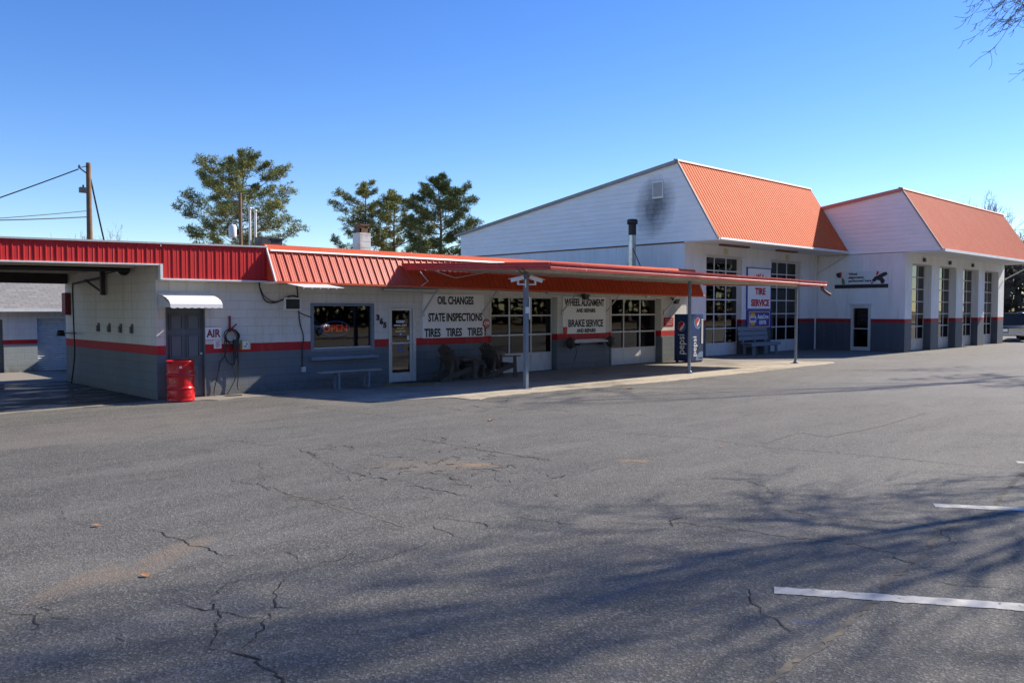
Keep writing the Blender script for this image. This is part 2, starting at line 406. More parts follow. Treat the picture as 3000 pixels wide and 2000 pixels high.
def dryground():
    n = NT('dry_winter_grass', .95, .1)
    p = n.pos()
    f = n.noise(p, .35, 6, .65); g = n.noise(p, 9, 5, .7)
    c = n.mix(n.ramp(f, (.35, 0.), (.65, 1.)), c4(.20, .145, .075), c4(.27, .205, .115))
    c = n.mix(n.math('MULTIPLY', n.ramp(g, (.4, 0.), (.7, 1.)), .4), c, c4(.15, .12, .06))
    n.color(c); n.bump(g, .6, .05); return n.m
M['dry'] = dryground()

def shingles():
    n = NT('grey_shingles', .9, .2)
    p = n.pos(); x, y, z = n.sep(p)
    br = n.add('ShaderNodeTexBrick'); n.link(n.comb(x, n.math('MULTIPLY', z, 2.0), 0.), br.inputs['Vector'])
    for k, vv in dict(Scale=1., **{'Mortar Size': .012, 'Mortar Smooth': .3, 'Brick Width': .33, 'Row Height': .14}).items(): br.inputs[k].default_value = vv
    br.inputs['Color1'].default_value = c4(.20, .19, .175); br.inputs['Color2'].default_value = c4(.27, .255, .235); br.inputs['Mortar'].default_value = c4(.12)
    n.color(n.mix(.3, br.outputs['Color'], n.ramp(n.noise(p, 12, 4), (.3, .12), (.7, .3))))
    n.bump(br.outputs['Fac'], -.4, .01)
    return n.m
M['shingle'] = shingles()

def neon(name, col, e):
    n = NT(name, .3); n.color(col)
    n.b.inputs['Emission Color'].default_value = col; n.b.inputs['Emission Strength'].default_value = e
    return n.m
M['neon_red'] = neon('neon_red', c4(.7, .07, .05), .16)
M['neon_blue'] = neon('neon_blue', c4(.05, .11, .55), .10)

def vend_blue():
    n = NT('vending_blue', .3, .5)
    v = n.obj(); x, y, z = n.sep(v)
    f = n.noise(n.mapping(v, (1, 1, .6)), 2.2, 4)
    c = n.mix(n.ramp(n.math('ADD', n.math('MULTIPLY', z, .42), n.math('MULTIPLY', f, .35)), (.2, 0.), (.85, 1.)), c4(.008, .022, .085), c4(.012, .045, .18))
    n.color(c); return n.m
M['vend'] = vend_blue()

# ------------------------------------------------------------------ mesh helpers
class MB:
    def __init__(s): s.v = []; s.f = []; s.mi = []; s.sm = []; s.ch = []
    def add(s, vs, fs, mi=0, smooth=False):
        o = len(s.v); s.ch.append((o, len(s.f))); s.v += [tuple(p) for p in vs]
        for f in fs: s.f.append(tuple(i+o for i in f)); s.mi.append(mi); s.sm.append(smooth)
        return s
    def quad(s, a, b, c, d, mi=0): return s.add([a, b, c, d], [(0, 1, 2, 3)], mi)
    def poly(s, pts, mi=0): return s.add(pts, [tuple(range(len(pts)))], mi)
    def box(s, x0, x1, y0, y1, z0, z1, mi=0):
        v = [(x, y, z) for z in (z0, z1) for y in (y0, y1) for x in (x0, x1)]
        return s.add(v, [(0, 2, 3, 1), (4, 5, 7, 6), (0, 1, 5, 4), (2, 6, 7, 3), (0, 4, 6, 2), (1, 3, 7, 5)], mi)
    def bev(s, x0, x1, y0, y1, z0, z1, r=.01, mi=0):
        """box with chamfered edges"""
        bm = bmesh.new(); bmesh.ops.create_cube(bm, size=1)
        for q in bm.verts:
            q.co = Vector(((x0+x1)/2+q.co.x*(x1-x0), (y0+y1)/2+q.co.y*(y1-y0), (z0+z1)/2+q.co.z*(z1-z0)))
        bmesh.ops.bevel(bm, geom=bm.edges[:], offset=r, segments=2, affect='EDGES', profile=.7)
        return s.bm(bm, mi)
    def bm(s, bm, mi=0, smooth=False):
        bm.verts.index_update()
        s.add([q.co[:] for q in bm.verts], [[q.index for q in f.verts] for f in bm.faces], mi, smooth); bm.free(); return s
    def obox(s, c, size, rot, mi=0):
        R = rot.to_matrix() if hasattr(rot, 'to_matrix') else rot
        v = [Vector(c)+R @ Vector((sx*size[0]/2, sy*size[1]/2, sz*size[2]/2)) for sz in (-1, 1) for sy in (-1, 1) for sx in (-1, 1)]
        return s.add(v, [(0, 2, 3, 1), (4, 5, 7, 6), (0, 1, 5, 4), (2, 6, 7, 3), (0, 4, 6, 2), (1, 3, 7, 5)], mi)
    def beam(s, a, b, w, h, mi=0, up=(0, 0, 1)):
        """rectangular bar from a to b"""
        a = Vector(a); b = Vector(b); d = b-a; z = d.normalized(); u = Vector(up)
        if abs(z.dot(u)) > .98: u = Vector((0, 1, 0))
        x = u.cross(z).normalized(); y = z.cross(x)
        R = Matrix((x, y, z)).transposed()
        return s.obox((a+b)/2, (w, h, d.length), R, mi)
    def tube(s, pts, r, n=8, mi=0, cap=True, smooth=True):
        pts = [Vector(p) for p in pts]; rs = r if hasattr(r, '__len__') else [r]*len(pts)
        vs = []; prev = None
        for i, p in enumerate(pts):
            t = (pts[min(i+1, len(pts)-1)]-pts[max(i-1, 0)])
            t = t.normalized() if t.length > 1e-9 else Vector((0, 0, 1))
            if prev is None:
                u = Vector((0, 0, 1)) if abs(t.z) < .9 else Vector((1, 0, 0))
            else: u = prev
            x = (u - t*u.dot(t)).normalized(); prev = x; y = t.cross(x)
            for k in range(n):
                a = 2*math.pi*k/n; vs.append(p+(x*math.cos(a)+y*math.sin(a))*rs[i])
        fs = [(i*n+k, i*n+(k+1) % n, (i+1)*n+(k+1) % n, (i+1)*n+k) for i in range(len(pts)-1) for k in range(n)]
        s.add(vs, fs, mi, smooth)
        if cap:
            o = len(pts)-1
            s.add(vs[:n], [tuple(range(n))[::-1]], mi); s.add(vs[o*n:], [tuple(range(n))], mi)
        return s
    def cyl(s, a, b, r, n=16, mi=0): return s.tube([a, b], r, n, mi)
    def lathe(s, prof, n=32, mi=0, c=(0, 0, 0), wob=None, smooth=True):
        vs = []; m = len(prof)
        for k in range(n):
            a = 2*math.pi*k/n
            for (r, z) in prof:
                rr = r*(wob(a, z) if wob else 1.)
                vs.append((c[0]+rr*math.cos(a), c[1]+rr*math.sin(a), c[2]+z))
        fs = [(k*m+i, ((k+1) % n)*m+i, ((k+1) % n)*m+i+1, k*m+i+1) for k in range(n) for i in range(m-1)]
        return s.add(vs, fs, mi, smooth)
    def prism(s, poly, axis, a, b, mi=0):
        """2D polygon extruded along an axis; poly in the two other axes (x: yz, y: xz, z: xy)"""
        def P(p, t): return {'x': (t, p[0], p[1]), 'y': (p[0], t, p[1]), 'z': (p[0], p[1], t)}[axis]
        n = len(poly); vs = [P(p, a) for p in poly]+[P(p, b) for p in poly]
        fs = [tuple(range(n)), tuple(range(2*n-1, n-1, -1))]+[(i, i+n, (i+1) % n+n, (i+1) % n) for i in range(n)]
        return s.add(vs, fs, mi)
    def build(s, name, mats, parent=None, local=False, fix=True):
        """link as ONE mesh object; world coordinates are moved into the parent's frame unless local"""
        if parent and len(s.ch) > 1 and (name.endswith('lettering') or name.startswith('picture')):
            for i, (v0, f0) in enumerate(s.ch):     # every line of writing is a part of its own
                v1, f1 = s.ch[i+1] if i+1 < len(s.ch) else (len(s.v), len(s.f))
                q = MB(); q.add(s.v[v0:v1], [tuple(k-v0 for k in f) for f in s.f[f0:f1]]); o = q.build(name, mats, parent, local, fix)
            return o
        me = bpy.data.meshes.new(name)
        off = Vector((0, 0, 0))
        if parent and not local:
            q = parent
            while q: off += q.location; q = q.parent
        me.from_pydata([tuple(Vector(p)-off) for p in s.v], [], s.f)
        for m in (mats if isinstance(mats, (list, tuple)) else [mats]): me.materials.append(M[m] if isinstance(m, str) else m)
        me.polygons.foreach_set('material_index', s.mi); me.polygons.foreach_set('use_smooth', s.sm)
        if fix:
            bm = bmesh.new(); bm.from_mesh(me); bmesh.ops.recalc_face_normals(bm, faces=bm.faces); bm.to_mesh(me); bm.free()
        me.update()
        o = bpy.data.objects.new(name, me); COL.objects.link(o)
        if parent: o.parent = parent
        return o

def tag(o, label=None, cat=None, group=None, kind=None):
    if label: o['label'] = label
    if cat: o['category'] = cat
    if group: o['group'] = group
    if kind: o['kind'] = kind
    return o
def thing(name, loc, label, cat, group=None):
    o = bpy.data.objects.new(name, None); COL.objects.link(o); o.location = loc
    o.empty_display_size = .2
    return tag(o, label, cat, group)
def single(mb, name, mats, loc, label, cat, group=None):
    """a thing that is one mesh, origin at loc"""
    e = type('P', (), {'location': Vector(loc), 'parent': None})()
    me = bpy.data.meshes.new(name)
    o = mb.build(name, mats)
    for q in o.data.vertices: q.co -= Vector(loc)
    o.location = loc
    return tag(o, label, cat, group)
def copy_tree(o, parent=None):
    c = o.copy(); COL.objects.link(c)
    if parent: c.parent = parent
    for ch in list(o.children): copy_tree(ch, c)
    return c
def structure(mb, name, mats, label=None, fix=True):
    return tag(mb.build(name, mats, fix=fix), label, None, None, 'structure')

def text_mb(txt, size, face='front', at=(0, 0, 0), mi=0, width=None, bold=0., align='CENTER', depth=.004, shear=0.):
    """lettering as a thin mesh. front: reads from -Y; left: reads from -X"""
    cu = bpy.data.curves.new('t', 'FONT'); cu.body = txt; cu.size = size; cu.align_x = align; cu.align_y = 'CENTER'
    cu.offset = bold; cu.extrude = depth/2; cu.resolution_u = 3; cu.shear = shear
    ob = bpy.data.objects.new('t', cu); COL.objects.link(ob)
    dg = bpy.context.evaluated_depsgraph_get(); me = bpy.data.meshes.new_from_object(ob.evaluated_get(dg))
    xs = [v.co.x for v in me.vertices]; w = max(xs)-min(xs); cx = (max(xs)+min(xs))/2
    k = width/w if width else 1.
    out = []
    for v in me.vertices:
        x = (v.co.x-(cx if align == 'CENTER' else 0))*k; y = v.co.y; z = v.co.z
        if face == 'front': out.append((at[0]+x, at[1]-z, at[2]+y))
        elif face == 'left': out.append((at[0]-z, at[1]-x, at[2]+y))
        elif face == 'frontup': out.append((at[0]-y, at[1]-z, at[2]+x))   # reads upwards on a face towards -Y
        elif face == 'leftup': out.append((at[0]-z, at[1]+y, at[2]+x))   # reads upwards on a face towards -X
    fs = [tuple(p.vertices) for p in me.polygons]
    bpy.data.objects.remove(ob); bpy.data.curves.remove(cu); bpy.data.meshes.remove(me)
    return out, fs

def wall_plane(mb, axis, plane, u0, u1, z0, z1, holes=(), depth=.2, inward=1, mi=0):
    """wall face with rectangular openings and their reveals. axis 'y': plane y=plane, u is x; axis 'x': u is y"""
    us = sorted(set([u0, u1]+[h[0] for h in holes]+[h[1] for h in holes])); us = [u for u in us if u0 <= u <= u1]
    zs = sorted(set([z0, z1]+[h[2] for h in holes]+[h[3] for h in holes])); zs = [z for z in zs if z0 <= z <= z1]
    P = (lambda u, z, d=0: (u, plane+d*inward, z)) if axis == 'y' else (lambda u, z, d=0: (plane+d*inward, u, z))
    for a, b in zip(us, us[1:]):
        for c, d in zip(zs, zs[1:]):
            um, zm = (a+b)/2, (c+d)/2
            if any(h[0] < um < h[1] and h[2] < zm < h[3] for h in holes): continue
            mb.quad(P(a, c), P(b, c), P(b, d), P(a, d), mi)
    for h in holes:
        a, b, c, d = h[:4]; dp = h[4] if len(h) > 4 else depth
        mb.quad(P(a, c), P(a, c, dp), P(a, d, dp), P(a, d), mi); mb.quad(P(b, c), P(b, d), P(b, d, dp), P(b, c, dp), mi)
        mb.quad(P(a, d), P(a, d, dp), P(b, d, dp), P(b, d), mi)
        if c > z0+.01: mb.quad(P(a, c), P(b, c), P(b, c, dp), P(a, c, dp), mi)

def rib_panel(mb, p0, p1, down0, down1, out, pitch=.3, rib_w=.035, rib_h=.02, minor=2, mi=0, shift=0.):
    """ribbed sheet: top edge p0->p1, bottom edge p0+down0 -> p1+down1; ribs stand along 'out'"""
    p0, p1, down0, down1, out = map(Vector, (p0, p1, down0, down1, out)); L = (p1-p0).length
    prof = [(0., 0.)]
    t = shift
    while t < L-.02:
        prof += [(t, 0.), (t+.006, rib_h), (t+rib_w-.006, rib_h), (t+rib_w, 0.)]
        for k in range(minor):
            q = t+rib_w+(pitch-rib_w)*(k+1)/(minor+1)
            prof += [(q-.012, 0.), (q-.004, .005), (q+.004, .005), (q+.012, 0.)]
        t += pitch
    prof = [p for p in prof if p[0] < L]+[(L, 0.)]
    vs = []
    for (u, h) in prof:
        k = u/L; a = p0.lerp(p1, k); vs += [a+out*h, a+down0.lerp(down1, k)+out*h]
    mb.add(vs, [(2*i, 2*i+1, 2*i+3, 2*i+2) for i in range(len(prof)-1)], mi)

def siding(mb, x, poly, course=.2, mi=0, out=-1):
    """lap siding over a convex polygon (y, z) on a wall x = const; each course leans out at its foot"""
    z0 = min(p[1] for p in poly); z1 = max(p[1] for p in poly)
    def span(z):
        ys = []
        n = len(poly)
        for i in range(n):
            (ya, za), (yb, zb) = poly[i], poly[(i+1) % n]
            if abs(za-zb) < 1e-9:
                if abs(za-z) < 1e-6: ys += [ya, yb]
                continue
            t = (z-za)/(zb-za)
            if -1e-6 <= t <= 1+1e-6: ys.append(ya+(yb-ya)*t)
        return min(ys), max(ys)
    k = z0
    while k < z1-1e-4:
        e = min(k+course, z1)
        # split a course where a polygon corner falls inside it
        cuts = [k]+sorted(set(round(p[1], 5) for p in poly if k+1e-3 < p[1] < e-1e-3))+[e]
        for a, b in zip(cuts, cuts[1:]):
            oa = .03*(1-(a-k)/course); ob = .03*(1-(b-k)/course)
            (ya0, ya1), (yb0, yb1) = span(a), span(b)
            mb.quad((x+out*(.004+oa), ya0, a), (x+out*(.004+oa), ya1, a), (x+out*(.004+ob), yb1, b), (x+out*(.004+ob), yb0, b), mi)
            if a == k: mb.quad((x, ya0, a), (x, ya1, a), (x+out*(.004+oa), ya1, a), (x+out*(.004+oa), ya0, a), mi)
        k = e

# ------------------------------------------------------------------ ground
mb = MB(); mb.poly([(-700, -700, -.05), (900, -700, -.05), (900, 900, -.05), (-700, 900, -.05)])
structure(mb, 'dry_grass_ground', 'dry')
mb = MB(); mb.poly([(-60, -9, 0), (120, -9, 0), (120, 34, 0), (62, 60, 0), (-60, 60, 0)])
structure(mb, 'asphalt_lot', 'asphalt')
mb = MB(); mb.poly([(-300, -22, -.03), (400, -22, -.03), (400, -13, -.03), (-300, -13, -.03)])
structure(mb, 'road', 'asphalt')
mb = MB(); mb.box(-300, 400, -12.9, -12.6, -.06, .08); structure(mb, 'kerb', 'conc_block')

AP = [(-6, 17.2), (3.72, 17.89), (5.21, 18.02), (7.61, 17.64), (7.77, 17.39), (8.14, 17.5), (9.08, 17.41), (9.24, 16.75), (9.6, 16.05), (9.92, 14.96), (10.3, 14.72),
      (10.73, 14.6), (11.25, 14.5), (11.85, 14.3), (11.86, 13.65), (12.05, 13.55), (12.36, 13.72), (13.21, 13.74), (14.91, 13.66), (16, 13.5), (17.3, 13.43), (18.72, 13.35), (21, 13.4),
      (23.28, 13.36), (25.5, 13.45), (27.83, 13.52), (29.6, 13.55), (30.2, 13.9), (29.6, 15.5), (28.9, 17.2), (28.7, 19.08), (28.0, 19.08), (27.1, 19.08), (27.1, 18.32), (27, 18.32), (6.78, 18.32), (6.78, 18.2), (-6, 18.2)]
def rough(pts, amp, seed, closed=True, step=.25):
    rnd = random.Random(seed); out = []
    for i in range(len(pts)-(0 if closed else 1)):
        a = Vector(pts[i]); b = Vector(pts[(i+1) % len(pts)]); n = max(1, int((b-a).length/step))
        for k in range(n):
            q = a.lerp(b, k/n); out.append((q.x+rnd.uniform(-amp, amp), q.y+rnd.uniform(-amp, amp)))
    if not closed: out.append(tuple(pts[-1]))
    return out
edge = rough(AP[:32], .018, 4, False)+AP[32:]
mb = MB(); n = len(edge)
mb.poly([(x, y, .014) for x, y in edge])
mb.add([(x, y, z) for x, y in edge for z in (.014, -.02)], [(2*i, 2*i+1, (2*i+3) % (2*n), (2*i+2) % (2*n)) for i in range(n)])
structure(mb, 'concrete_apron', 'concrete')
mb = MB(); mb.poly([(-6, 18.2, .010), (6.78, 18.2, .010), (6.78, 25.1, .010), (-6, 25.1, .010)]); structure(mb, 'bay_floor', 'wet')
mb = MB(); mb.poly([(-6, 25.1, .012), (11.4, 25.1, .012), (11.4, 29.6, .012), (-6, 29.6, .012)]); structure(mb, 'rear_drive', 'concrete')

# cracks: ragged ribbons following the real ones
CR = [(2,[(5.43,12.21),(5.62,11.65),(5.68,11.13),(5.93,10.89)]),(2,[(4.24,9.24),(4.26,8.88),(4.35,8.64),(4.29,8.27)]),(1,[(5.0,10.0),(4.59,9.04),(4.39,8.72),(4.35,8.14)]),(3,[(2.68,7.71),(2.77,7.42),(2.8,7.1),(2.83,6.82),(2.89,6.52),(2.9,6.27),(2.97,6.18)]),(1,[(2.36,9.23),(2.37,8.9),(2.28,8.7),(2.33,8.26),(2.39,8.09)]),(2,[(4.4,7.59),(4.63,7.45),(4.75,7.3)]),(2,[(4.63,7.45),(4.74,7.58)]),(4,[(5.55,7.53),(5.62,7.23),(5.67,6.95),(5.66,6.59)]),(2,[(3.28,6.1),(3.28,5.94),(3.25,5.77)]),(3,[(2.17,5.54),(2.19,5.4),(2.31,5.25),(2.27,5.07),(2.15,4.88),(2.02,4.67)]),(2,[(2.38,5.49),(2.48,5.61),(2.61,5.68),(2.71,5.71)]),(3,[(2.38,5.49),(2.31,5.25)]),(2,[(2.3,5.25),(2.36,5.08),(2.45,4.92)]),(3,[(2.97,5.53),(2.78,5.32),(2.6,5.04),(2.68,4.91)]),(2,[(2.59,5.02),(2.51,4.89),(2.29,4.63),(2.1,4.5)]),(5,[(2.07,4.58),(2.11,4.43),(2.12,4.3),(2.12,4.13),(2.11,3.96),(2.11,3.74)]),(2,[(2.01,4.68),(2.07,4.58)]),(2,[(1.26,6.2),(1.41,5.97),(1.6,6.15)]),(3,[(1.41,5.97),(1.39,5.76),(1.32,5.7)]),(2,[(1.5,5.91),(1.55,5.71)]),(1,[(1.71,5.31),(1.64,5.1),(1.66,5.03)]),(2,[(3.28,5.67),(3.49,5.62),(3.7,5.75)]),(1,[(3.5,5.45),(3.72,5.4),(3.99,5.46),(4.35,5.51)]),(2,[(4.66,5.96),(4.63,5.68),(4.6,5.37)]),(2,[(4.84,6.12),(5.07,5.73),(4.99,5.46)]),(2,[(6.08,10.35),(6.26,10.06)]),(3,[(5.86,10.57),(5.75,9.83)]),(3,[(7.75,8.07),(7.81,7.79),(7.84,7.33)]),(2,[(5.44,5.66),(5.53,5.29),(5.74,4.92)]),(2,[(5.94,4.93),(6.08,4.65),(6.2,4.57)]),(3,[(6.21,4.56),(6.43,4.34),(6.52,4.07),(6.62,3.82),(6.66,3.58),(6.7,3.36),(6.82,3.16),(6.9,2.95),(6.86,2.75),(6.89,2.55)]),(2,[(7.47,4.19),(7.59,3.95),(7.56,3.62),(7.72,3.35),(7.81,3.1),(8.01,2.86),(7.93,2.66),(7.68,2.46),(7.41,2.31)]),(2,[(8.15,5.45),(8.37,5.27),(8.54,4.99),(8.48,4.71),(8.3,4.5),(8.1,4.32)]),(3,[(10.28,8.64),(10.52,7.94),(10.86,7.15),(10.86,6.57),(10.84,5.92),(11.07,5.31),(11.24,4.62),(11.33,4.09),(11.42,3.45),(11.65,2.9)]),(3,[(5.26,3.08),(5.16,2.97),(5.0,2.83),(4.87,2.68),(4.79,2.52),(4.72,2.37)]),(4,[(6.72,2.68),(6.77,2.54),(6.64,2.36)]),(2,[(6.32,2.28),(6.37,2.13),(6.45,1.93),(6.62,1.63)]),(5,[(8.55,6.7),(8.59,6.44)]),(1,[(7.06,6.67),(7.53,6.57),(8.19,6.63)]),(2,[(8.95,2.46),(9.01,2.23)]),(2,[(8.3,15.92),(8.54,15.05),(8.64,14.14),(8.81,13.05),(8.94,12.23),(9.2,11.49)]),(4,[(10.46,13.08),(10.49,12.65),(10.47,12.2)]),(4,[(11.21,12.91),(10.96,12.12)]),(3,[(11.11,12.71),(11.41,12.3),(11.43,11.66),(11.75,11.28),(11.92,10.88),(11.79,10.48)]),(2,[(12.1,10.18),(12.25,9.75),(12.62,9.21)]),(3,[(7.55,10.43),(7.7,9.82),(7.68,9.07),(7.73,8.51),(7.77,7.99),(7.84,7.34)]),(1,[(9.29,10.49),(9.69,9.96),(10.36,8.76),(10.61,7.74),(10.69,7.3)]),(4,[(6.54,10.38),(6.51,10.09)]),(3,[(6.36,10.55),(6.31,10.28)]),(4,[(5.78,10.39),(5.88,10.09),(5.73,9.78),(5.79,9.66)]),(2,[(5.58,9.31),(5.51,8.59),(5.53,8.13),(5.68,7.71)]),(4,[(7.37,8.29),(7.47,8.16)]),(4,[(6.51,8.42),(6.59,8.26)]),(4,[(6.24,8.03),(6.14,7.76),(6.23,7.74)]),(2,[(7.24,7.07),(7.07,6.79),(7.17,6.63)]),(3,[(6.55,6.88),(6.48,6.75)]),(3,[(6.29,8.46),(6.3,8.26)]),]
TN = [[(3.98,2.16),(4.35,2.2),(4.68,2.18),(5.11,2.23),(5.68,2.29),(6.3,2.4),(7.05,2.44),(7.83,2.61),(8.53,2.57),(9.1,2.5),(9.65,2.62),(10.61,2.75),(11.42,2.84)],[(11.12,6.18),(12.54,6.31),(12.43,5.79),(14.27,5.69),(16.68,5.83)],[(4.35,8.14),(4.37,7.62),(4.47,7.2),(4.47,6.65),(4.45,6.06)],[(4.39,8.43),(4.37,8.09),(4.42,7.59),(4.35,6.94)],]
def ribbon(mb, pts, w, z, seed, taper=True, jit=.012):
    rnd = random.Random(seed); P = []
    for (x0, y0), (x1, y1) in zip(pts, pts[1:]):
        d = math.hypot(x1-x0, y1-y0); n = max(2, int(d/.05))
        for k in range(n):
            t = k/n; P.append((x0+(x1-x0)*t+rnd.gauss(0, jit), y0+(y1-y0)*t+rnd.gauss(0, jit)))
    P.append(pts[-1]); vs = []; m = len(P)
    for i, (x, y) in enumerate(P):
        a = P[max(0, i-1)]; b = P[min(m-1, i+1)]; d = Vector((b[0]-a[0], b[1]-a[1])); d = d.normalized() if d.length else Vector((1, 0))
        k = min(1, 6*min(i, m-1-i)/m+.12) if taper else 1
        ww = w*k*rnd.uniform(.45, 1.35)/2
        vs += [(x-d.y*ww, y+d.x*ww, z), (x+d.y*ww, y-d.x*ww, z)]
    mb.add(vs, [(2*i, 2*i+1, 2*i+3, 2*i+2) for i in range(m-1)])
mb = MB()
for i, (w, pts) in enumerate(CR):
    dist = math.hypot(*pts[0]); ribbon(mb, pts, .004+.0026*w*(.5+dist/22), .004, i, jit=.010+dist*.0012)
rnd = random.Random(77)
for i in range(46):       # short broken cracks round the crumbling patch
    x = 6.5+rnd.gauss(0, .75); y = 8.2+rnd.gauss(0, .9); a = rnd.uniform(0, 6.28); L = rnd.uniform(.12, .45)
    ribbon(mb, [(x, y), (x+math.cos(a)*L*.5, y+math.sin(a)*L*.5), (x+math.cos(a+.5)*L, y+math.sin(a+.5)*L)], rnd.uniform(.008, .02), .004, 100+i)
nc = NT('crack_dark', .95, .1); nc.color(nc.mix(nc.ramp(nc.noise(nc.pos(), 7, 3), (.4, 0.), (.6, 1.)), c4(.024, .022, .021), c4(.060, .053, .045)))
M['crack'] = nc.m  # plain dark tone for the crack ribbons
structure(mb, 'pavement_cracks', 'crack', fix=False)
mb = MB()
for i, pts in enumerate(TN): ribbon(mb, pts, (.042, .04, .02, .018)[i], .003, 40+i, False, .012)
ns = NT('sandy_seam', .95, .1)
v = ns.pos(); a = ns.ramp(ns.noise(v, 6, 5, .7), (.4, 0.), (.6, 1.))
ns.color(ns.mix(a, c4(.11, .105, .095), c4(.19, .165, .125)))
M['seam'] = ns.m
structure(mb, 'sand_filled_seams', 'seam', fix=False)
for (a0, b0) in (((5.41, 2.90), (5.28, 2.83)), ((8.93, 3.03), (8.79, 2.96)), ((12.21, 3.14), (12.08, 3.07))):
    pts = [a0, b0, (b0[0]+2.8, b0[1]-4.15), (a0[0]+2.8, a0[1]-4.15)]
    mb = MB(); (a, b, c, d) = [Vector((x, y, .004)) for x, y in pts]; N = 110
    rnd = random.Random(int(a.x*10)); vs = []
    for i in range(N+1):
        t = i/N; j, k_ = rnd.gauss(0, .004), rnd.gauss(0, .004); vs += [a.lerp(d, t)+Vector((j, j*.6, 0)), b.lerp(c, t)+Vector((k_, k_*.6, 0))]
    mb.add(vs, [(2*i, 2*i+1, 2*i+3, 2*i+2) for i in range(N)]); structure(mb, 'parking_line', 'white_line', fix=False)

# ------------------------------------------------------------------ low service building
Yf = 18.3
SB = thing('service_building', (17, Yf, 0), 'long low block service building with red metal mansard and grey, red and white bands', 'building')
GD1 = (16.7, 19.62, 0, 2.40, .28); GD2 = (22.4, 25.32, 0, 2.40, .28)
mb = MB()
wall_plane(mb, 'y', Yf, 6.8, 27.0, 0, 3.3, [(7.0, 7.88, 0, 2.06, .12), (10.6, 12.46, .93, 2.14, .12), (12.95, 13.86, 0, 2.12, .10), GD1, GD2])
mb.quad((6.8, Yf, 0), (6.8, 24.9, 0), (6.8, 24.9, 3.3), (6.8, Yf, 3.3))
mb.quad((27, Yf, 0), (27, 28.5, 0), (27, 28.5, 3.3), (27, Yf, 3.3))
mb.quad((11.5, 28.5, 0), (27, 28.5, 0), (27, 28.5, 3.3), (11.5, 28.5, 3.3))
mb.quad((11.5, 24.9, 0), (11.5, 28.5, 0), (11.5, 28.5, 3.3), (11.5, 24.9, 3.3)); mb.quad((6.8, 24.9, 0), (11.5, 24.9, 0), (11.5, 24.9, 3.3), (6.8, 24.9, 3.3))
mb.build('wall', 'wall_low', SB)
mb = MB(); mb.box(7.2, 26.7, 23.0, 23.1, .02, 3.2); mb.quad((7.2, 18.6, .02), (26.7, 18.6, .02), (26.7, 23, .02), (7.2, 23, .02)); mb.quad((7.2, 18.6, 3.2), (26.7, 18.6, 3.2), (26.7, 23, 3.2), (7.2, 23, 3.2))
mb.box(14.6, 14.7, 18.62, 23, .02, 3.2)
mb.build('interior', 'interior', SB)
mb = MB(); mb.box(6.72, 27.1, 18.02, 24.95, 3.3, 3.36); mb.box(11.45, 27.1, 24.95, 28.6, 3.3, 3.36); mb.box(-6.2, 6.72, 17.96, 24.95, 3.2, 3.24)
mb.build('flat_roof', 'roof_flat', SB)
# wash bay: ceiling, rafters and rear header
mb = MB(); mb.box(-6, 6.78, 17.97, 24.9, 3.1, 3.14)
for k in range(8): mb.box(-6, 6.78, 18.6+k*.86, 18.66+k*.86, 2.94, 3.1)
mb.build('bay_ceiling', 'soffit', SB)
mb = MB(); mb.box(-6, 6.78, 24.6, 24.9, 2.70, 3.1); mb.build('bay_header', 'bay_dark', SB)
mb = MB(); mb.tube([(-2, 19.6, 2.9), (2.5, 19.6, 2.83), (4.6, 19.6, 2.88), (6.7, 19.6, 2.9)], .05, 8); mb.build('ceiling_pipe', 'black', SB)
mb = MB(); mb.obox((3.7, 21.8, 2.62), (1.6, .06, .06), Matrix.Rotation(.12, 3, 'Y')); mb.obox((3.9, 21.8, 2.72), (1.4, .05, .05), Matrix.Rotation(-.3, 3, 'Y')); mb.obox((3.2, 21.8, 2.75), (.05, .05, .5), Matrix.Rotation(0, 3, 'Y'))
mb.build('door_track', 'dark_metal', SB)
# fascia of vertical ribbed sheets
def ftop(x): return 3.345+(x-3.72)*.0185
mb = MB(); Y0 = 17.95
rib_panel(mb, (-6, Y0, ftop(-6)), (6.79, Y0, ftop(6.79)), (0, 0, 2.80-ftop(-6)), (0, 0, 2.975-ftop(6.79)), (0, -1, 0), .192, .03, .013, 1)
rib_panel(mb, (6.80, Y0, ftop(6.80)), (9.27, Y0, ftop(9.27)), (0, 0, 2.67-ftop(6.80)), (0, 0, 2.66-ftop(9.27)), (0, -1, 0), .192, .03, .013, 1, shift=.04)
mb.build('fascia', 'red_metal', SB, fix=False)
mb = MB()
mb.prism([(-6, 2.77), (6.77, 2.945), (6.77, 2.975), (-6, 2.80)], 'y', Y0-.035, Y0+.08); mb.box(6.76, 6.815, Y0-.04, Y0+.08, 2.64, 2.975)
mb.box(6.815, 9.27, Y0-.035, Y0+.08, 2.635, 2.67)
mb.build('fascia_trim', 'white_trim', SB)
mb = MB(); mb.prism([(-6, ftop(-6)), (9.25, ftop(9.25)), (9.25, ftop(9.25)+.035), (-6, ftop(-6)+.035)], 'y', Y0-.05, Y0+.25); mb.build('roof_edge_cap', 'alu', SB)
mb = MB(); mb.box(6.82, 9.25, Y0+.08, Yf, 2.64, 2.66); mb.box(6.79, 6.82, Y0+.08, Yf, 2.64, 2.96); mb.box(-6, 6.79, Y0+.08, 18.6, 2.96, 2.98)
ez = lambda x: 2.65-(x-9.25)*.0082
mb.prism([(9.26, ez(9.26)-.03), (27.1, ez(27.1)-.03), (27.1, ez(27.1)-.01), (9.26, ez(9.26)-.01)], 'y', 17.60, Yf)
mb.build('soffit', 'soffit', SB)
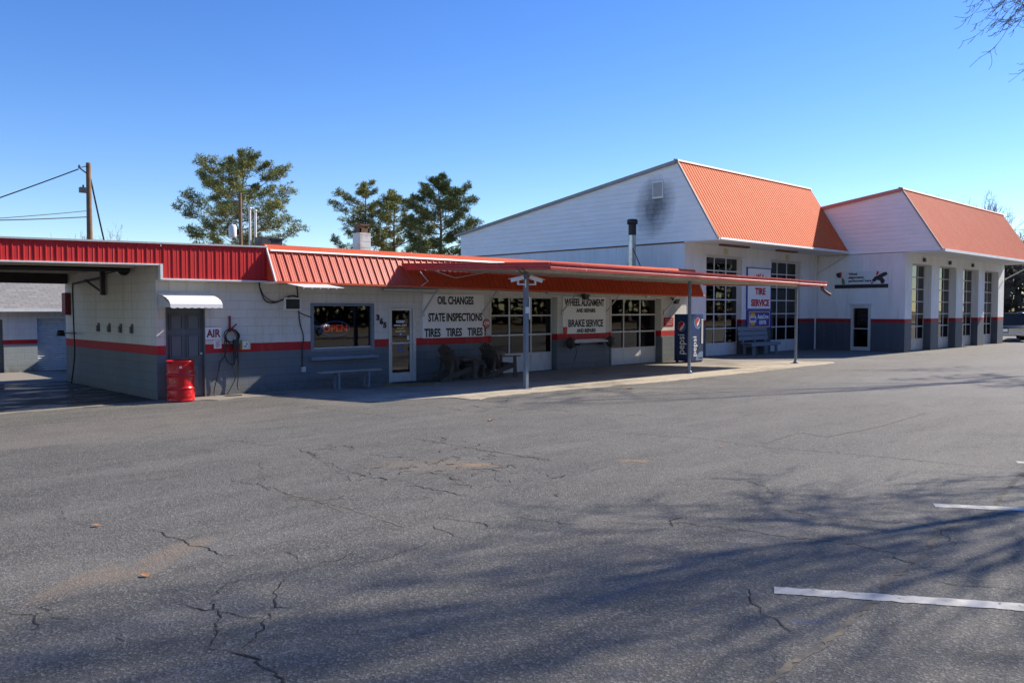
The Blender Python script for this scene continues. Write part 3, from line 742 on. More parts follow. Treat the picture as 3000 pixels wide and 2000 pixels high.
# mansard
mb = MB(); X0, X1 = 9.25, 27.08; YE, YR = 17.54, 18.0
rib_panel(mb, (X0, YR, 3.43), (X1, YR, 3.43), (0, YE-YR, ez(X0)-3.43), (0, YE-YR, ez(X1)-3.43), (0, -.87, .49), .205, .026, .026, 2)
mb.build('mansard', 'mansard_low', SB, fix=False)
mb = MB(); mb.prism([(YR-.05, 3.40), (YR-.01, 3.40), (YR+.05, 3.51), (YR+.28, 3.51), (YR+.28, 3.53), (YR+.03, 3.535)], 'x', X0-.03, X1+.05)
mb.build('mansard_cap', 'mansard_trim', SB)
mb = MB(); mb.prism([(X0-.02, ez(X0)-.035), (X1+.05, ez(X1)-.035), (X1+.05, ez(X1)+.012), (X0-.02, ez(X0)+.012)], 'y', YE-.035, YE+.01)
mb.build('drip_edge', 'mansard_trim', SB)
for a, b in ((9.32, 13.2), (13.22, 16.9)):
    mb = MB(); mb.prism([(YR-.10, 3.375), (YR-.02, 3.375), (YR-.02, 3.415), (YR-.08, 3.415)], 'x', a, b); mb.build('gutter_strip', 'white_trim', SB)
for x in (X0, X1):
    mb = MB(); mb.prism([(YE+.01, ez(x)), (YR-.01, 3.45), (YR+.25, 3.45), (YR+.25, ez(x)), ], 'x', x-.012, x+.012); mb.build('mansard_end', 'mansard_low', SB)
mb = MB(); mb.beam((X0-.01, YE-.02, ez(X0)-.02), (X0-.01, YR-.01, 3.49), .03, .05); mb.box(X0-.03, X0+.05, YE-.02, 18.3, ez(X0)-.05, ez(X0)-.005); mb.build('mansard_edge_trim', 'white_trim', SB)
for x in (14.1, 16.33, 19.85, 22.1, 25.5):
    mb = MB(); mb.beam((x, 17.60, 2.58), (x, 18.27, 1.92), .035, .035); mb.box(x-.04, x+.04, 18.25, 18.3, 1.80, 1.97); mb.build('brace', 'alu', SB)
for x0, x1 in ((12.7, 14.6), (19.0, 21.4)):
    mb = MB(); mb.box(x0, x1, 18.12, 18.24, 2.50, 2.555); mb.cyl((x0+.06, 18.18, 2.48), (x1-.06, 18.18, 2.48), .018, 8); mb.build('tube_light', 'alu', SB)
for x, z in ((20.75, 2.42), (25.95, 2.30)):
    mb = MB(); mb.cyl((x, 18.28, z+.12), (x, 18.1, z+.08), .03, 8); mb.prism([(x-.15, z+.08), (x+.15, z+.08), (x+.06, z-.09), (x-.05, z-.09)], 'y', 17.98, 18.14); mb.build('floodlight', 'dark_metal', SB)
mb = MB(); mb.bev(24.35, 24.55, 18.2, 18.3, 2.42, 2.6, .01); mb.build('junction_box', 'white_plastic', SB)
# grey six panel door
dr = MB(); dr.box(7.02, 7.86, Yf+.08, Yf+.115, 0.02, 2.04)
for zz in ((.25, .75), (.92, 1.42), (1.55, 1.88)):
    for a, b in ((7.12, 7.38), (7.50, 7.76)):
        dr.box(a+.02, b-.02, Yf+.045, Yf+.08, zz[0]+.02, zz[1]-.02)
        for q in ((a-.02, b+.02, zz[1]-.012, zz[1]+.012), (a-.02, b+.02, zz[0]-.012, zz[0]+.012), (a-.02, a+.004, zz[0]+.012, zz[1]-.012), (b-.004, b+.02, zz[0]+.012, zz[1]-.012)): dr.box(q[0], q[1], Yf+.05, Yf+.08, q[2], q[3])
dr.box(7.0, 7.022, Yf-.01, Yf+.115, 0, 2.06); dr.box(7.858, 7.882, Yf-.01, Yf+.115, 0, 2.06); dr.box(7.0, 7.88, Yf-.01, Yf+.115, 2.038, 2.062)
d = dr.build('panel_door', 'grey_door', SB)
mb = MB(); mb.cyl((7.79, Yf+.08, 1.0), (7.79, Yf+.03, 1.0), .012, 8); mb.lathe([(0, -.03), (.026, -.018), (.032, 0), (.026, .018), (0, .03)], 12, c=(7.79, Yf+.01, 1.0)); mb.build('handle', 'alu', d)
# office window
w = MB(); a, b, c, e = 10.6, 12.46, .93, 2.14; fy = Yf-.015
for q in ((a-.02, a+.07, c, e+.02), (b-.07, b+.02, c, e+.02), (a+.07, b-.07, e-.055, e+.02), (a+.07, b-.07, c, c+.07)): w.box(q[0], q[1], fy, Yf+.1, q[2], q[3])
win = w.build('window', 'post', SB)
mb = MB(); mb.prism([(Yf-.12, .72), (Yf, .72), (Yf, .84), (Yf-.11, .80)], 'x', 10.55, 12.56); mb.build('sill', 'post', win)
mb = MB(); mb.quad((a+.07, Yf+.06, c+.07), (b-.07, Yf+.06, c+.07), (b-.07, Yf+.06, e-.055), (a+.07, Yf+.06, e-.055)); mb.build('pane', 'glass', win, fix=False)
mb = MB(); mb.box(a+.075, b-.075, Yf+.02, Yf+.055, c+.072, c+.10); mb.build('bead', 'alu', win)
# glass entrance door
g = MB(); a, b, e = 12.95, 13.86, 2.12
g.box(a, a+.045, Yf-.02, Yf+.1, 0, e); g.box(b-.10, b, Yf-.02, Yf+.1, 0, e); g.box(a+.045, b-.10, Yf-.02, Yf+.1, e-.08, e)
L0, L1 = a+.05, b-.105
for q in ((L0, L0+.075, .02, e-.085), (L1-.075, L1, .02, e-.085), (L0+.075, L1-.075, e-.15, e-.085), (L0+.075, L1-.075, .02, .27)): g.box(q[0], q[1], Yf+.02, Yf+.065, q[2], q[3])
gd = g.build('glass_door', 'alu', SB)
mb = MB(); mb.quad((L0+.07, Yf+.045, .26), (L1-.07, Yf+.045, .26), (L1-.07, Yf+.045, e-.14), (L0+.07, Yf+.045, e-.14)); mb.build('pane', 'glass', gd, fix=False)
mb = MB(); mb.bev(L0+.02, L1-.02, Yf-.03, Yf, 1.06, 1.10, .008); mb.box(L0+.03, L0+.05, Yf, Yf+.02, 1.065, 1.095); mb.box(L1-.05, L1-.03, Yf, Yf+.02, 1.065, 1.095); mb.build('push_bar', 'alu', gd)
mb = MB(); xm = (L0+L1)/2
for t, z, s in (('HOURS', 1.66, .085), ('MONDAY - FRIDAY', 1.56, .05), ('Closed Saturday', 1.40, .05)):
    mb.add(*text_mb(t, s, 'front', (xm, Yf+.04, z), bold=.012*s*8))
mb.lathe([(0, 0), (.03, 0)], 14, c=(0, 0, 0)); mb.v[-28:] = [(xm+p[0], Yf+.04, 1.32+p[1]) for p in mb.v[-28:]]
mb.ch = mb.ch[:4]; mb.build('hours_lettering', 'white_ink', gd)
mb = MB(); mb.add(*text_mb('8:00 - 5:00', .055, 'front', (xm, Yf+.04, 1.48), bold=.006)); mb.build('times_lettering', 'yellow_ink', gd)
mb = MB(); mb.prism([(L1-.16, 1.16), (L1-.09, 1.16), (L1-.09, 1.28), (L1-.16, 1.28)], 'y', Yf+.036, Yf+.042); mb.build('notice', 'white_ink', gd)
mb = MB()
n_ = 24; vs = []
for k in range(n_):
    an = 2*math.pi*k/n_
    for r in (.095, .075): vs.append((xm+r*math.cos(an), Yf+.04, .93+r*1.15*math.sin(an)))
mb.add(vs, [(2*k, 2*((k+1) % n_), 2*((k+1) % n_)+1, 2*k+1) for k in range(n_)]); mb.prism([(xm-.07, .85), (xm+.07, .85), (xm+.05, .89), (xm-.05, .89)], 'y', Yf+.037, Yf+.041)
mb.build('round_sticker', paint('sticker_blue', c4(.05, .14, .5), .4), gd)

def garage_door(parent, x0, x1, yp, zr, frame, glass, ncol=3, name='garage_door', st=.05):
    """sectional door: zr[0] top of the solid bottom section, then rows of panes"""
    m = MB(); h = zr[-1]
    cols = [x0+(x1-x0)*k/ncol for k in range(ncol+1)]
    m.box(x0, x1, yp+.012, yp+.03, 0.02, zr[0]-st*.8)
    for k in range(ncol): m.box(cols[k]+st*.7, cols[k+1]-st*.7, yp+.004, yp+.014, .10, zr[0]-st*1.5)
    for z in [.02+st]+list(zr): m.box(x0, x1, yp-.006, yp+.04, z-st, z)
    for i, x in enumerate(cols):
        w_ = st*.55
        xa = max(x0, x-w_); xb = min(x1, x+w_)
        m.box(xa, xb, yp-.003, yp+.037, .02, h)
    o = m.build(name, frame, parent)
    p = MB()
    for z0, z1 in zip(zr, zr[1:]):
        for a, b in zip(cols, cols[1:]): p.quad((a+.02, yp+.022, z0), (b-.02, yp+.022, z0), (b-.02, yp+.022, z1-st), (a+.02, yp+.022, z1-st))
    p.build('panes', glass, o, fix=False)
    return o
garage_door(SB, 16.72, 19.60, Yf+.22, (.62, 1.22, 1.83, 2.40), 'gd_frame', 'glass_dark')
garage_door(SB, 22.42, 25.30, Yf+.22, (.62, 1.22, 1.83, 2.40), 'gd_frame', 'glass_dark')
for a, b in ((16.7, 19.62), (22.4, 25.32)):
    mb = MB(); mb.box(a-.07, a, Yf-.02, Yf, 0, 2.4); mb.box(b, b+.06, Yf-.02, Yf, 0, 2.4); mb.box(a-.07, b+.06, Yf-.022, Yf, 2.4, 2.46); mb.build('door_trim', 'wall_low', SB)
# chimney, pipes and unit on the flat roof
ch = MB(); ch.box(14.5, 14.9, 22, 22.42, 3.36, 4.42)
for z in (3.55, 3.75, 3.95, 4.15, 4.35): ch.box(14.495, 14.905, 21.995, 22.425, z, z+.006)
ch = ch.build('chimney', 'chim', SB)
mb = MB()
for x in (14.56, 14.84):
    for y in (22.06, 22.36): mb.box(x-.02, x+.02, y-.02, y+.02, 4.42, 4.66)
mb.box(14.54, 14.86, 22.04, 22.06, 4.42, 4.56); mb.box(14.54, 14.56, 22.06, 22.36, 4.42, 4.62); mb.box(14.52, 14.88, 22.02, 22.4, 4.66, 4.69); mb.build('chimney_cap', 'rust', ch)
for x, z in ((10.82, 4.86), (10.99, 4.80)):
    mb = MB(); mb.cyl((x, 22, 3.3), (x, 22, z), .034, 10); mb.lathe([(.0, .04), (.05, .025), (.05, -.03), (.034, -.03)], 12, c=(x, 22, z)); mb.build('vent_pipe', 'pvc', SB)
mb = MB(); mb.bev(10.95, 11.25, 21.6, 22.0, 3.36, 4.05, .02); mb.box(11.27, 11.62, 21.62, 22.0, 3.36, 4.0); mb.box(11.25, 11.66, 21.58, 22.04, 4.0, 4.03); mb.build('roof_unit', 'dark_metal', SB)
# stove pipe with soot
sp = MB(); px_, py_ = 26.85, 20.85
sp.cyl((px_, py_, 3.3), (px_, py_, 4.55), .155, 20); sp.cyl((px_, py_, 4.53), (px_, py_, 4.59), .165, 20); sp.cyl((px_, py_, 4.59), (px_, py_, 5.15), .15, 20)
sp = sp.build('stove_pipe', 'galv', SB)
mb = MB(); mb.cyl((px_, py_, 5.02), (px_, py_, 5.50), .157, 20); mb.lathe([(.16, 0), (.215, .0), (.215, .16), (.18, .2), (0, .21)], 20, c=(px_, py_, 5.47)); mb.build('rain_cap', 'soot', sp)
mb = MB(); mb.beam((px_+.1, py_+.1, 4.5), (px_+.5, py_+.75, 3.36), .03, .03); mb.beam((px_-.1, py_-.1, 4.5), (px_-.1, py_-.7, 3.36), .03, .03); mb.build('stay', 'rust', sp)

# ------------------------------------------------------------------ awnings
AW = thing('door_awning', (7.4, Yf, 2.0), 'small white metal awning with scalloped edge above the grey door', 'awning')
x0, x1 = 6.84, 7.99
prof = [(Yf-.02, 2.345), (Yf-.52, 2.25)]
mb = MB(); N = 46
steps = [(Yf-.01, 2.36), (Yf-.50, 2.25), (Yf-.515, 2.225), (Yf-.60, 2.215), (Yf-.612, 2.185), (Yf-.66, 2.17), (Yf-.672, 2.135), (Yf-.70, 2.12)]
mb.prism(steps+[(Yf-.69, 2.11), (Yf-.65, 2.15), (Yf-.60, 2.19), (Yf-.5, 2.235), (Yf-.01, 2.345)], 'x', x0, x1)
mb.build('canopy_panel', 'awning_white', AW)
mb = MB(); vs = []
for k in range(N+1):
    x = x0+(x1-x0)*k/N; zb = 2.045-.022*abs(math.sin(math.pi*7.5*k/N))**.7
    vs += [(x, Yf-.70, 2.12), (x, Yf-.70, zb)]
mb.add(vs, [(2*k, 2*k+2, 2*k+3, 2*k+1) for k in range(N)])
mb.build('scalloped_valance', 'awning_white', AW)
mb = MB()
for x in (x0, x1-.012):
    mb = MB(); mb.prism([(Yf-.01, 2.345), (Yf-.69, 2.11), (Yf-.69, 2.05), (Yf-.35, 2.04), (Yf-.01, 2.03)], 'x', x+.001, x+.011); mb.build('side_panel', 'awning_grey', AW)
PA = thing('panel_awning', (10, 17, 2.55), 'flat white slatted metal awning under the left end of the mansard', 'awning')
for k in range(5):
    mb = MB(); a = 9.52+k*.215
    mb.prism([(a, 2.595), (a+.205, 2.595), (a+.205, 2.605), (a, 2.605)], 'y', 16.85, 17.52)
    mb.v = [(x+.10*(17.52-y), y, z-(17.52-y)*.14) for x, y, z in mb.v]; mb.box(a+.055, a+.07, 16.85, 16.88, 2.47, 2.50); mb.build('slat', 'awning_white', PA)

# ------------------------------------------------------------------ flat canopy on three posts
CP = thing('canopy', (20, 14.5, 0), 'long flat red edged canopy on three slim grey posts in front of the garage doors', 'canopy')
A_, B_, C_, D_ = (14.32, 13.6), (28.9, 13.6), (27.4, 17.84), (13.08, 17.84)
def czb(x, y): return 2.955-.0085*(x-14.3)+.02*(y-13.6)
def cslab(mb, pts, zo, th, mi=0):
    n = len(pts); vs = [(x, y, czb(x, y)+zo) for x, y in pts]+[(x, y, czb(x, y)+zo+th) for x, y in pts]
    mb.add(vs, [tuple(range(n)), tuple(range(2*n-1, n-1, -1))]+[(i, i+n, (i+1) % n+n, (i+1) % n) for i in range(n)], mi)
mb = MB(); cslab(mb, [(14.35, 13.64), (28.85, 13.64), (27.36, 17.76), (13.14, 17.76)], .03, .06); mb.build('soffit_sheet', 'soffit', CP)
mb = MB(); cslab(mb, [(14.35, 13.64), (28.85, 13.64), (27.36, 17.76), (13.14, 17.76)], .10, .03); mb.build('roof_sheet', 'roof_flat', CP)
def fasc(a, b, name, mat, h=.175, lip=True):
    mb = MB(); d = Vector((b[0]-a[0], b[1]-a[1], 0)).normalized(); nn = Vector((d.y, -d.x, 0))
    segs = 7 if name == 'front_fascia' else 1; rnd = random.Random(5)
    for k in range(segs):
        p = Vector((a[0], a[1], 0)).lerp(Vector((b[0], b[1], 0)), k/segs); q = Vector((a[0], a[1], 0)).lerp(Vector((b[0], b[1], 0)), (k+1)/segs)
        j = rnd.uniform(-.006, .006) if segs > 1 else 0
        prof = [(.0, 0), (.03, .0), (.034, .06), (.02, .075), (.02, h-.055), (.05, h-.04), (.05, h), (0., h)]
        za, zb = czb(p.x, p.y)+j, czb(q.x, q.y)+j
        n = len(prof); vs = [p+nn*o+Vector((0, 0, za+z)) for o, z in prof]+[q-d*.004+nn*o+Vector((0, 0, zb+z)) for o, z in prof]
        mb.add(vs, [tuple(range(n)), tuple(range(2*n-1, n-1, -1))]+[(i, i+n, (i+1) % n+n, (i+1) % n) for i in range(n)])
    return mb.build(name, mat, CP)
fasc(A_, B_, 'front_fascia', 'red_fascia'); fasc(D_, A_, 'side_fascia', 'red_fascia'); fasc(B_, C_, 'side_fascia', 'red_fascia')
mb = MB()
for k in range(9):
    x = 14.9+k*1.6; mb.beam((x, 13.7, czb(x, 13.7)+.02), (x-1.2, 17.6, czb(x-1.2, 17.6)+.02), .05, .03)
mb.beam((14.1, 14.5, czb(14, 14.5)+.0), (28.4, 14.5, czb(28.4, 14.5)+.0), .07, .07)
mb.build('rafter', 'soffit', CP)
for x, r in ((14.44, .075), (21.56, .052), (28.42, .048)):
    zt = czb(x, 14.5)
    mb = MB()
    if r > .07: mb.bev(x-.05, x+.05, 14.48, 14.58, 0, zt-.03, .012)
    else: mb.cyl((x, 14.5, 0), (x, 14.5, zt-.03), r, 16)
    p = mb.build('post', 'post', CP)
    mb = MB(); mb.bev(x-.11, x+.11, 14.42, 14.64, .012, .03, .006)
    if r < .07: mb.lathe([(r+.035, 0), (r+.03, .05), (r, .07)], 16, c=(x, 14.5, .03))
    mb.build('base_plate', 'post', p)
mb = MB(); mb.box(14.36, 14.52, 14.455, 14.468, 1.9, 2.06); mb.cyl((14.5, 14.46, 2.3), (14.5, 14.46, 1.75), .018, 8); mb.build('conduit', 'white_plastic', CP)
mb = MB(); mb.tube([(14.4, 14.45, 2.90), (14.25, 14.35, 2.93), (14.0, 14.25, 3.0)], .012, 6); mb.tube([(14.4, 14.45, 2.86), (14.15, 14.4, 2.9), (13.9, 14.3, 3.0)], .012, 6); mb.build('cable', 'black', CP)
mb = MB(); mb.tube([(12.95, 16.9, 2.97), (12.98, 16.6, 2.72), (12.99, 16.9, 2.6)], .012, 6); mb.tube([(13.2, 16.6, 2.98), (13.8, 16.5, 2.82), (14.6, 16.3, 2.97)], .01, 6); mb.build('loose_wire', 'soffit', CP)
mb = MB(); mb.tube([(28.72, 13.68, 2.84), (28.74, 13.66, 2.72), (28.86, 13.62, 2.64), (29.12, 13.55, 2.53)], [.06, .06, .055, .05], 10); mb.build('downspout', paint('rain_pipe_red_black', c4(.10, .03, .03), .5, .4, chips=(c4(.5, .45, .42), 6., .6)), CP)

# ------------------------------------------------------------------ tall garage building
TG = thing('garage_building', (28, 19.1, 0), 'tall white garage with big salmon red mansard and sooty gable behind the low building', 'building')
Yt = 19.1
mb = MB(); TH = [(29.6, 32.42, 0, 4.25, .30), (35.0, 37.82, 0, 4.25, .30)]
wall_plane(mb, 'y', Yt, 28, 39.5, 0, 4.72, TH)
mb.quad((28, Yt, 0), (28, 33, 0), (28, 33, 4.72), (28, Yt, 4.72)); mb.quad((28, 33, 0), (39.5, 33, 0), (39.5, 33, 5.9), (28, 33, 5.9))
mb.build('wall', 'wall_big', TG)
mb = MB(); siding(mb, 28, [(17.52, 4.74), (19.45, 7.98), (33, 5.92), (33, 4.74)], .2); mb.build('gable_siding', 'siding', TG, fix=False)
mb = MB(); mb.quad((39.49, 17.52, 4.74), (39.49, 19.45, 7.98), (39.49, 33, 5.92), (39.49, 33, 4.74)); mb.build('gable_back', 'soffit_big', TG)
mb = MB(); rib_panel(mb, (27.96, 19.47, 8.02), (39.46, 19.47, 8.02), (0, -1.98, -3.22), (0, -1.98, -3.22), (0, -.85, .52), .20, .085, .015, 0); mb.build('mansard', 'mansard_big', TG, fix=False)
mb = MB(); mb.prism([(19.38, 7.98), (19.42, 8.06), (19.6, 8.10), (19.62, 8.06), (19.5, 8.0)], 'x', 27.93, 39.48); mb.build('ridge_cap', 'cap_pink', TG)
mb = MB(); mb.prism([(19.5, 8.03), (33.3, 5.93), (33.3, 5.87), (19.5, 7.97)], 'x', 27.9, 39.5); mb.build('rear_roof', 'roof_flat', TG)
mb = MB(); mb.prism([(19.45, 8.04), (33.4, 5.92), (33.4, 5.80), (19.5, 7.90)], 'x', 27.86, 27.95)
mb.build('eave_board', 'rake', TG)
mb = MB(); mb.beam((27.94, 17.52, 4.78), (27.94, 19.47, 8.03), .06, .07); mb.build('rake_trim', 'rake', TG)
mb = MB(); mb.box(27.98, 39.45, 17.5, Yt, 4.70, 4.735); mb.build('soffit', 'soffit_big', TG)
mb = MB(); mb.prism([(17.40, 4.80), (17.38, 4.72), (17.42, 4.69), (17.5, 4.69), (17.5, 4.80), (17.48, 4.80), (17.48, 4.72), (17.43, 4.72), (17.42, 4.80)], 'x', 27.95, 39.5); mb.build('gutter', 'white_trim', TG)
mb = MB(); mb.box(27.975, 28, 19.1, 33, 4.68, 4.735); mb.build('band_board', 'rust', TG)
vt = MB(); vt.box(27.93, 27.985, 20.12, 20.65, 6.58, 7.28)
vt = vt.build('louvre_vent', 'white_plastic', TG)
mb = MB()
for k in range(13): mb.obox((27.915, 20.385, 6.66+k*.045), (.04, .45, .006), Matrix.Rotation(.7, 3, 'Y'))
mb.build('slats', 'alu', vt)
for a in ((29.62, 32.40), (35.02, 37.80)): garage_door(TG, a[0], a[1], Yt+.22, (.56, 1.20, 1.82, 2.44, 3.06, 3.68, 4.25), 'gd_frame', 'glass_dark')
for x0, x1 in ((29.7, 31.9), (34.4, 36.2)):
    mb = MB(); mb.box(x0, x1, 18.42, 18.58, 4.62, 4.70); mb.build('light_fixture', 'rust', TG)
for x in (31.0, 36.4):
    mb = MB(); mb.bev(x-.08, x+.08, Yt-.12, Yt, 4.34, 4.58, .01); mb.build('junction_box', 'box_yellow', TG)
mb = MB(); mb.beam((39.38, 17.5, 4.62), (39.38, 19.05, 3.75), .035, .035); mb.build('brace', 'alu', TG)
mb = MB(); mb.box(29.5, 32.6, Yt-.02, Yt, 4.26, 4.30); mb.build('head_trim', 'alu', TG)
mb = MB(); mb.box(34.9, 37.95, Yt-.02, Yt, 4.26, 4.30); mb.build('head_trim', 'alu', TG)
mb = MB(); mb.box(39.34, 39.40, Yt-.06, Yt-.005, 0, 4.7); mb.build('corner_pipe', 'white_plastic', TG)
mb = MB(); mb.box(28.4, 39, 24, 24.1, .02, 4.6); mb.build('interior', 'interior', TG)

# ------------------------------------------------------------------ four bay garage at the far end
FG = thing('garage_building', (39.5, 14.8, 0), 'far white four bay garage with faded pinkish red mansard at the right', 'building')
Y2 = 14.8; bays = [(40.32+3.53*k, 42.80+3.53*k) for k in range(4)]
mb = MB(); wall_plane(mb, 'y', Y2, 39.5, 54.45, 0, 4.64, [(a, b, 0, 4.16, .42) for a, b in bays])
wall_plane(mb, 'x', 39.5, Y2, 30, 0, 4.64, [(16.36, 17.30, 0.02, 2.20, .12)])
mb.quad((54.45, Y2, 0), (54.45, 30, 0), (54.45, 30, 4.64), (54.45, Y2, 4.64)); mb.quad((39.5, 30, 0), (54.45, 30, 0), (54.45, 30, 5.4), (39.5, 30, 5.4))
mb.build('wall', 'wall_big', FG)
poly = [(13.22, 4.66), (15.0, 7.55), (30, 5.44), (30, 4.66)]
mb = MB(); siding(mb, 39.48, poly, .2); mb.build('gable_siding', 'siding', FG, fix=False)
mb = MB(); mb.poly([(54.6, y, z) for y, z in poly]); mb.build('gable_back', 'soffit_big', FG)
mb = MB(); rib_panel(mb, (39.44, 15.02, 7.58), (54.75, 15.02, 7.58), (0, -1.82, -2.86), (0, -1.82, -2.86), (0, -.84, .53), .21, .09, .015, 0); mb.build('mansard', 'mansard_far', FG, fix=False)
mb = MB(); mb.prism([(14.93, 7.54), (14.97, 7.62), (15.15, 7.66), (15.17, 7.62), (15.05, 7.56)], 'x', 39.40, 54.8); mb.build('ridge_cap', 'cap_pink', FG)
mb = MB(); mb.prism([(15.05, 7.60), (30.3, 5.46), (30.3, 5.40), (15.05, 7.54)], 'x', 39.36, 54.8); mb.build('rear_roof', 'roof_flat', FG)
mb = MB(); mb.prism([(15.0, 7.61), (30.3, 5.45), (30.3, 5.30), (15.05, 7.45)], 'x', 39.33, 39.42); mb.build('rake_board', 'cap_pink', FG)
mb = MB(); mb.beam((39.42, 13.20, 4.70), (39.42, 15.03, 7.58), .05, .08); mb.build('rake_trim', 'rake', FG)
mb = MB(); mb.box(39.46, 54.7, 13.2, Y2, 4.61, 4.65); mb.build('soffit', 'soffit_big', FG)
mb = MB(); mb.box(39.42, 54.8, 13.08, 13.2, 4.60, 4.72); mb.build('gutter', 'white_trim', FG)
for a, b in bays: garage_door(FG, a+.02, b-.02, Y2+.34, (.58, 1.20, 1.80, 2.40, 3.0, 3.58, 4.16), 'gd_frame_tan', 'glass_dark')
for x in (41.7, 45.2, 48.7):
    mb = MB(); mb.bev(x-.09, x+.09, Y2-.10, Y2, 4.28, 4.46, .01); mb.build('junction_box', 'dark_metal', FG)
mb = MB(); mb.beam((54.35, 14.75, 3.75), (54.45, 13.3, 4.58), .06, .06); mb.build('brace', 'white_trim', FG)
mb = MB()
for q in ((16.36, 16.47), (17.19, 17.30)): mb.box(39.44, 39.60, q[0], q[1], .02, 2.20)
mb.box(39.44, 39.60, 16.47, 17.19, 2.06, 2.20); mb.box(39.46, 39.6, 16.47, 17.19, .02, .20); mb.box(39.46, 39.58, 16.47, 17.19, 1.05, 1.09); mb.box(39.42, 39.5, 16.3, 17.36, 2.20, 2.26)
fd = mb.build('side_door', 'alu', FG)
mb = MB(); mb.quad((39.55, 17.2, .2), (39.55, 16.46, .2), (39.55, 16.46, 2.07), (39.55, 17.2, 2.07)); mb.build('pane', 'glass_dark', fd, fix=False)
mb = MB(); mb.box(40, 54, 19, 19.1, .02, 4.6); mb.build('interior', 'interior', FG)

# ------------------------------------------------------------------ storage building seen through the wash bay
RB = thing('storage_building', (4, 29.5, 0), 'white storage building with grey shingle roof seen through the open wash bay', 'building')
Yr = 29.5
mb = MB(); wall_plane(mb, 'y', Yr, -4, 16, 0, 2.0, [(7.22, 9.7, 0, 1.70, .15), (4.4, 6.28, 0, 1.68, .15), (10.4, 12.8, 0, 1.7, .15)]); mb.quad((-4, Yr, 0), (-4, 37, 0), (-4, 37, 2), (-4, Yr, 2)); mb.quad((16, Yr, 0), (16, 37, 0), (16, 37, 2), (16, Yr, 2))
mb.build('wall', 'wall_rear', RB)
mb = MB(); mb.prism([(29.15, 2.02), (33.2, 3.65), (37.3, 2.02), (37.3, 1.97), (33.2, 3.6), (29.15, 1.97)], 'x', -4.3, 16.3); mb.build('roof', 'shingle', RB)
mb = MB(); mb.box(-4.3, 16.3, 29.10, 29.15, 1.93, 2.03); mb.build('eave_board', 'white_trim', RB)
for (a, b, h) in ((7.22, 9.7, 1.70), (4.4, 6.28, 1.68), (10.4, 12.8, 1.7)):
    mb = MB(); k = 0
    while k*.075 < h:
        z = k*.075; mb.prism([(Yr+.13, z), (Yr+.105, z+.037), (Yr+.13, z+.075), (Yr+.15, z+.075), (Yr+.15, z)], 'x', a, b); k += 1
    mb.build('roller_door', paint('roller_door_%d' % int(a), c4(.52, .55, .57) if a > 7 else c4(.10, .12, .14), .5), RB)

# ------------------------------------------------------------------ signs
def board(mb, x0, x1, y, z0, z1, th=.02, mi=0): return mb.box(x0, x1, y-th, y, z0, z1, mi)
S = thing('sign', (15.4, Yf, 1.8), 'white sign board reading oil changes, state inspections and tires', 'sign')
mb = MB(); board(mb, 14.1, 16.38, Yf, 1.19, 2.43, .045); mb.build('board', 'sign_white', S)
mb = MB(); yy = Yf-.050
for t, x, z, s, w in (('OIL CHANGES', 15.28, 2.245, .31, 1.36), ('STATE', 14.57, 1.76, .32, .60), ('INSPECTIONS', 15.62, 1.76, .32, 1.38),
                      ('TIRES', 14.42, 1.325, .32, .58), ('TIRES', 15.21, 1.325, .32, .60), ('TIRES', 16.02, 1.325, .32, .60), ('!', 16.42, 1.34, .32, None)):
    mb.add(*text_mb(t, s, 'front', (x, yy, z), width=w, bold=.011))
mb.build('lettering', 'black_ink', S)
S = thing('sign', (21.0, Yf, 1.8), 'white sign board reading wheel alignment and brake service between garage doors', 'sign')
mb = MB(); board(mb, 19.87, 22.05, Yf, 1.19, 2.42, .045); mb.build('board', 'sign_white', S)
mb = MB(); board(mb, 19.865, 20.06, Yf-.046, 1.19, 1.42, .008); mb.build('red_patch', 'red_ink', S)
mb = MB()
for t, x, z, s, w in (('WHEEL', 20.33, 2.22, .32, .80), ('ALIGNMENT', 21.36, 2.215, .32, 1.2), ('AND REPAIRS', 21.0, 1.955, .17, .98), ('BRAKE', 20.53, 1.525, .33, .82), ('SERVICE', 21.45, 1.515, .33, .90), ('AND REPAIRS', 21.02, 1.28, .17, .98)):
    mb.add(*text_mb(t, s, 'front', (x, yy, z), width=w, bold=.011 if s > .2 else .008))
mb.build('lettering', 'black_ink', S)
S = thing('sign', (16.46, Yf, 1.57), 'small red octagonal security sign at the corner of the oil changes board', 'sign')
mb = MB(); oc = [(16.46+.15*math.cos(math.radians(22.5+45*k)), 1.575+.15*math.sin(math.radians(22.5+45*k))) for k in range(8)]
mb.prism(oc, 'y', Yf-.062, Yf-.054); mb.build('board', 'red_ink', S)
mb = MB(); mb.add(*text_mb('CPI', .125, 'front', (16.46, Yf-.066, 1.575), width=.22, bold=.008)); mb.add(*text_mb('SECURITY', .038, 'front', (16.46, Yf-.066, 1.665), width=.14)); mb.add(*text_mb('SYSTEMS', .034, 'front', (16.46, Yf-.066, 1.487), width=.12)); mb.build('lettering', 'white_ink', S)
S = thing('sign', (8.07, Yf, 1.45), 'small white sign reading air beside the grey door', 'sign')
mb = MB(); board(mb, 7.885, 8.265, Yf, 1.30, 1.605, .012); mb.build('board', 'sign_white', S)
mb = MB(); mb.add(*text_mb('AIR', .25, 'front', (8.075, Yf-.016, 1.44), width=.33, bold=.007))
mb.box(7.885, 8.265, Yf-.015, Yf-.013, 1.595, 1.605); mb.box(7.885, 8.265, Yf-.015, Yf-.013, 1.30, 1.308); mb.build('lettering', 'dark_red_ink', S)
S = thing('notice', (8.17, Yf, 1.2), 'small white notice with red lines below the air sign', 'notice')
mb = MB(); board(mb, 8.085, 8.265, Yf, 1.10, 1.30, .008); mb.build('sheet', 'sign_white', S)
mb = MB()
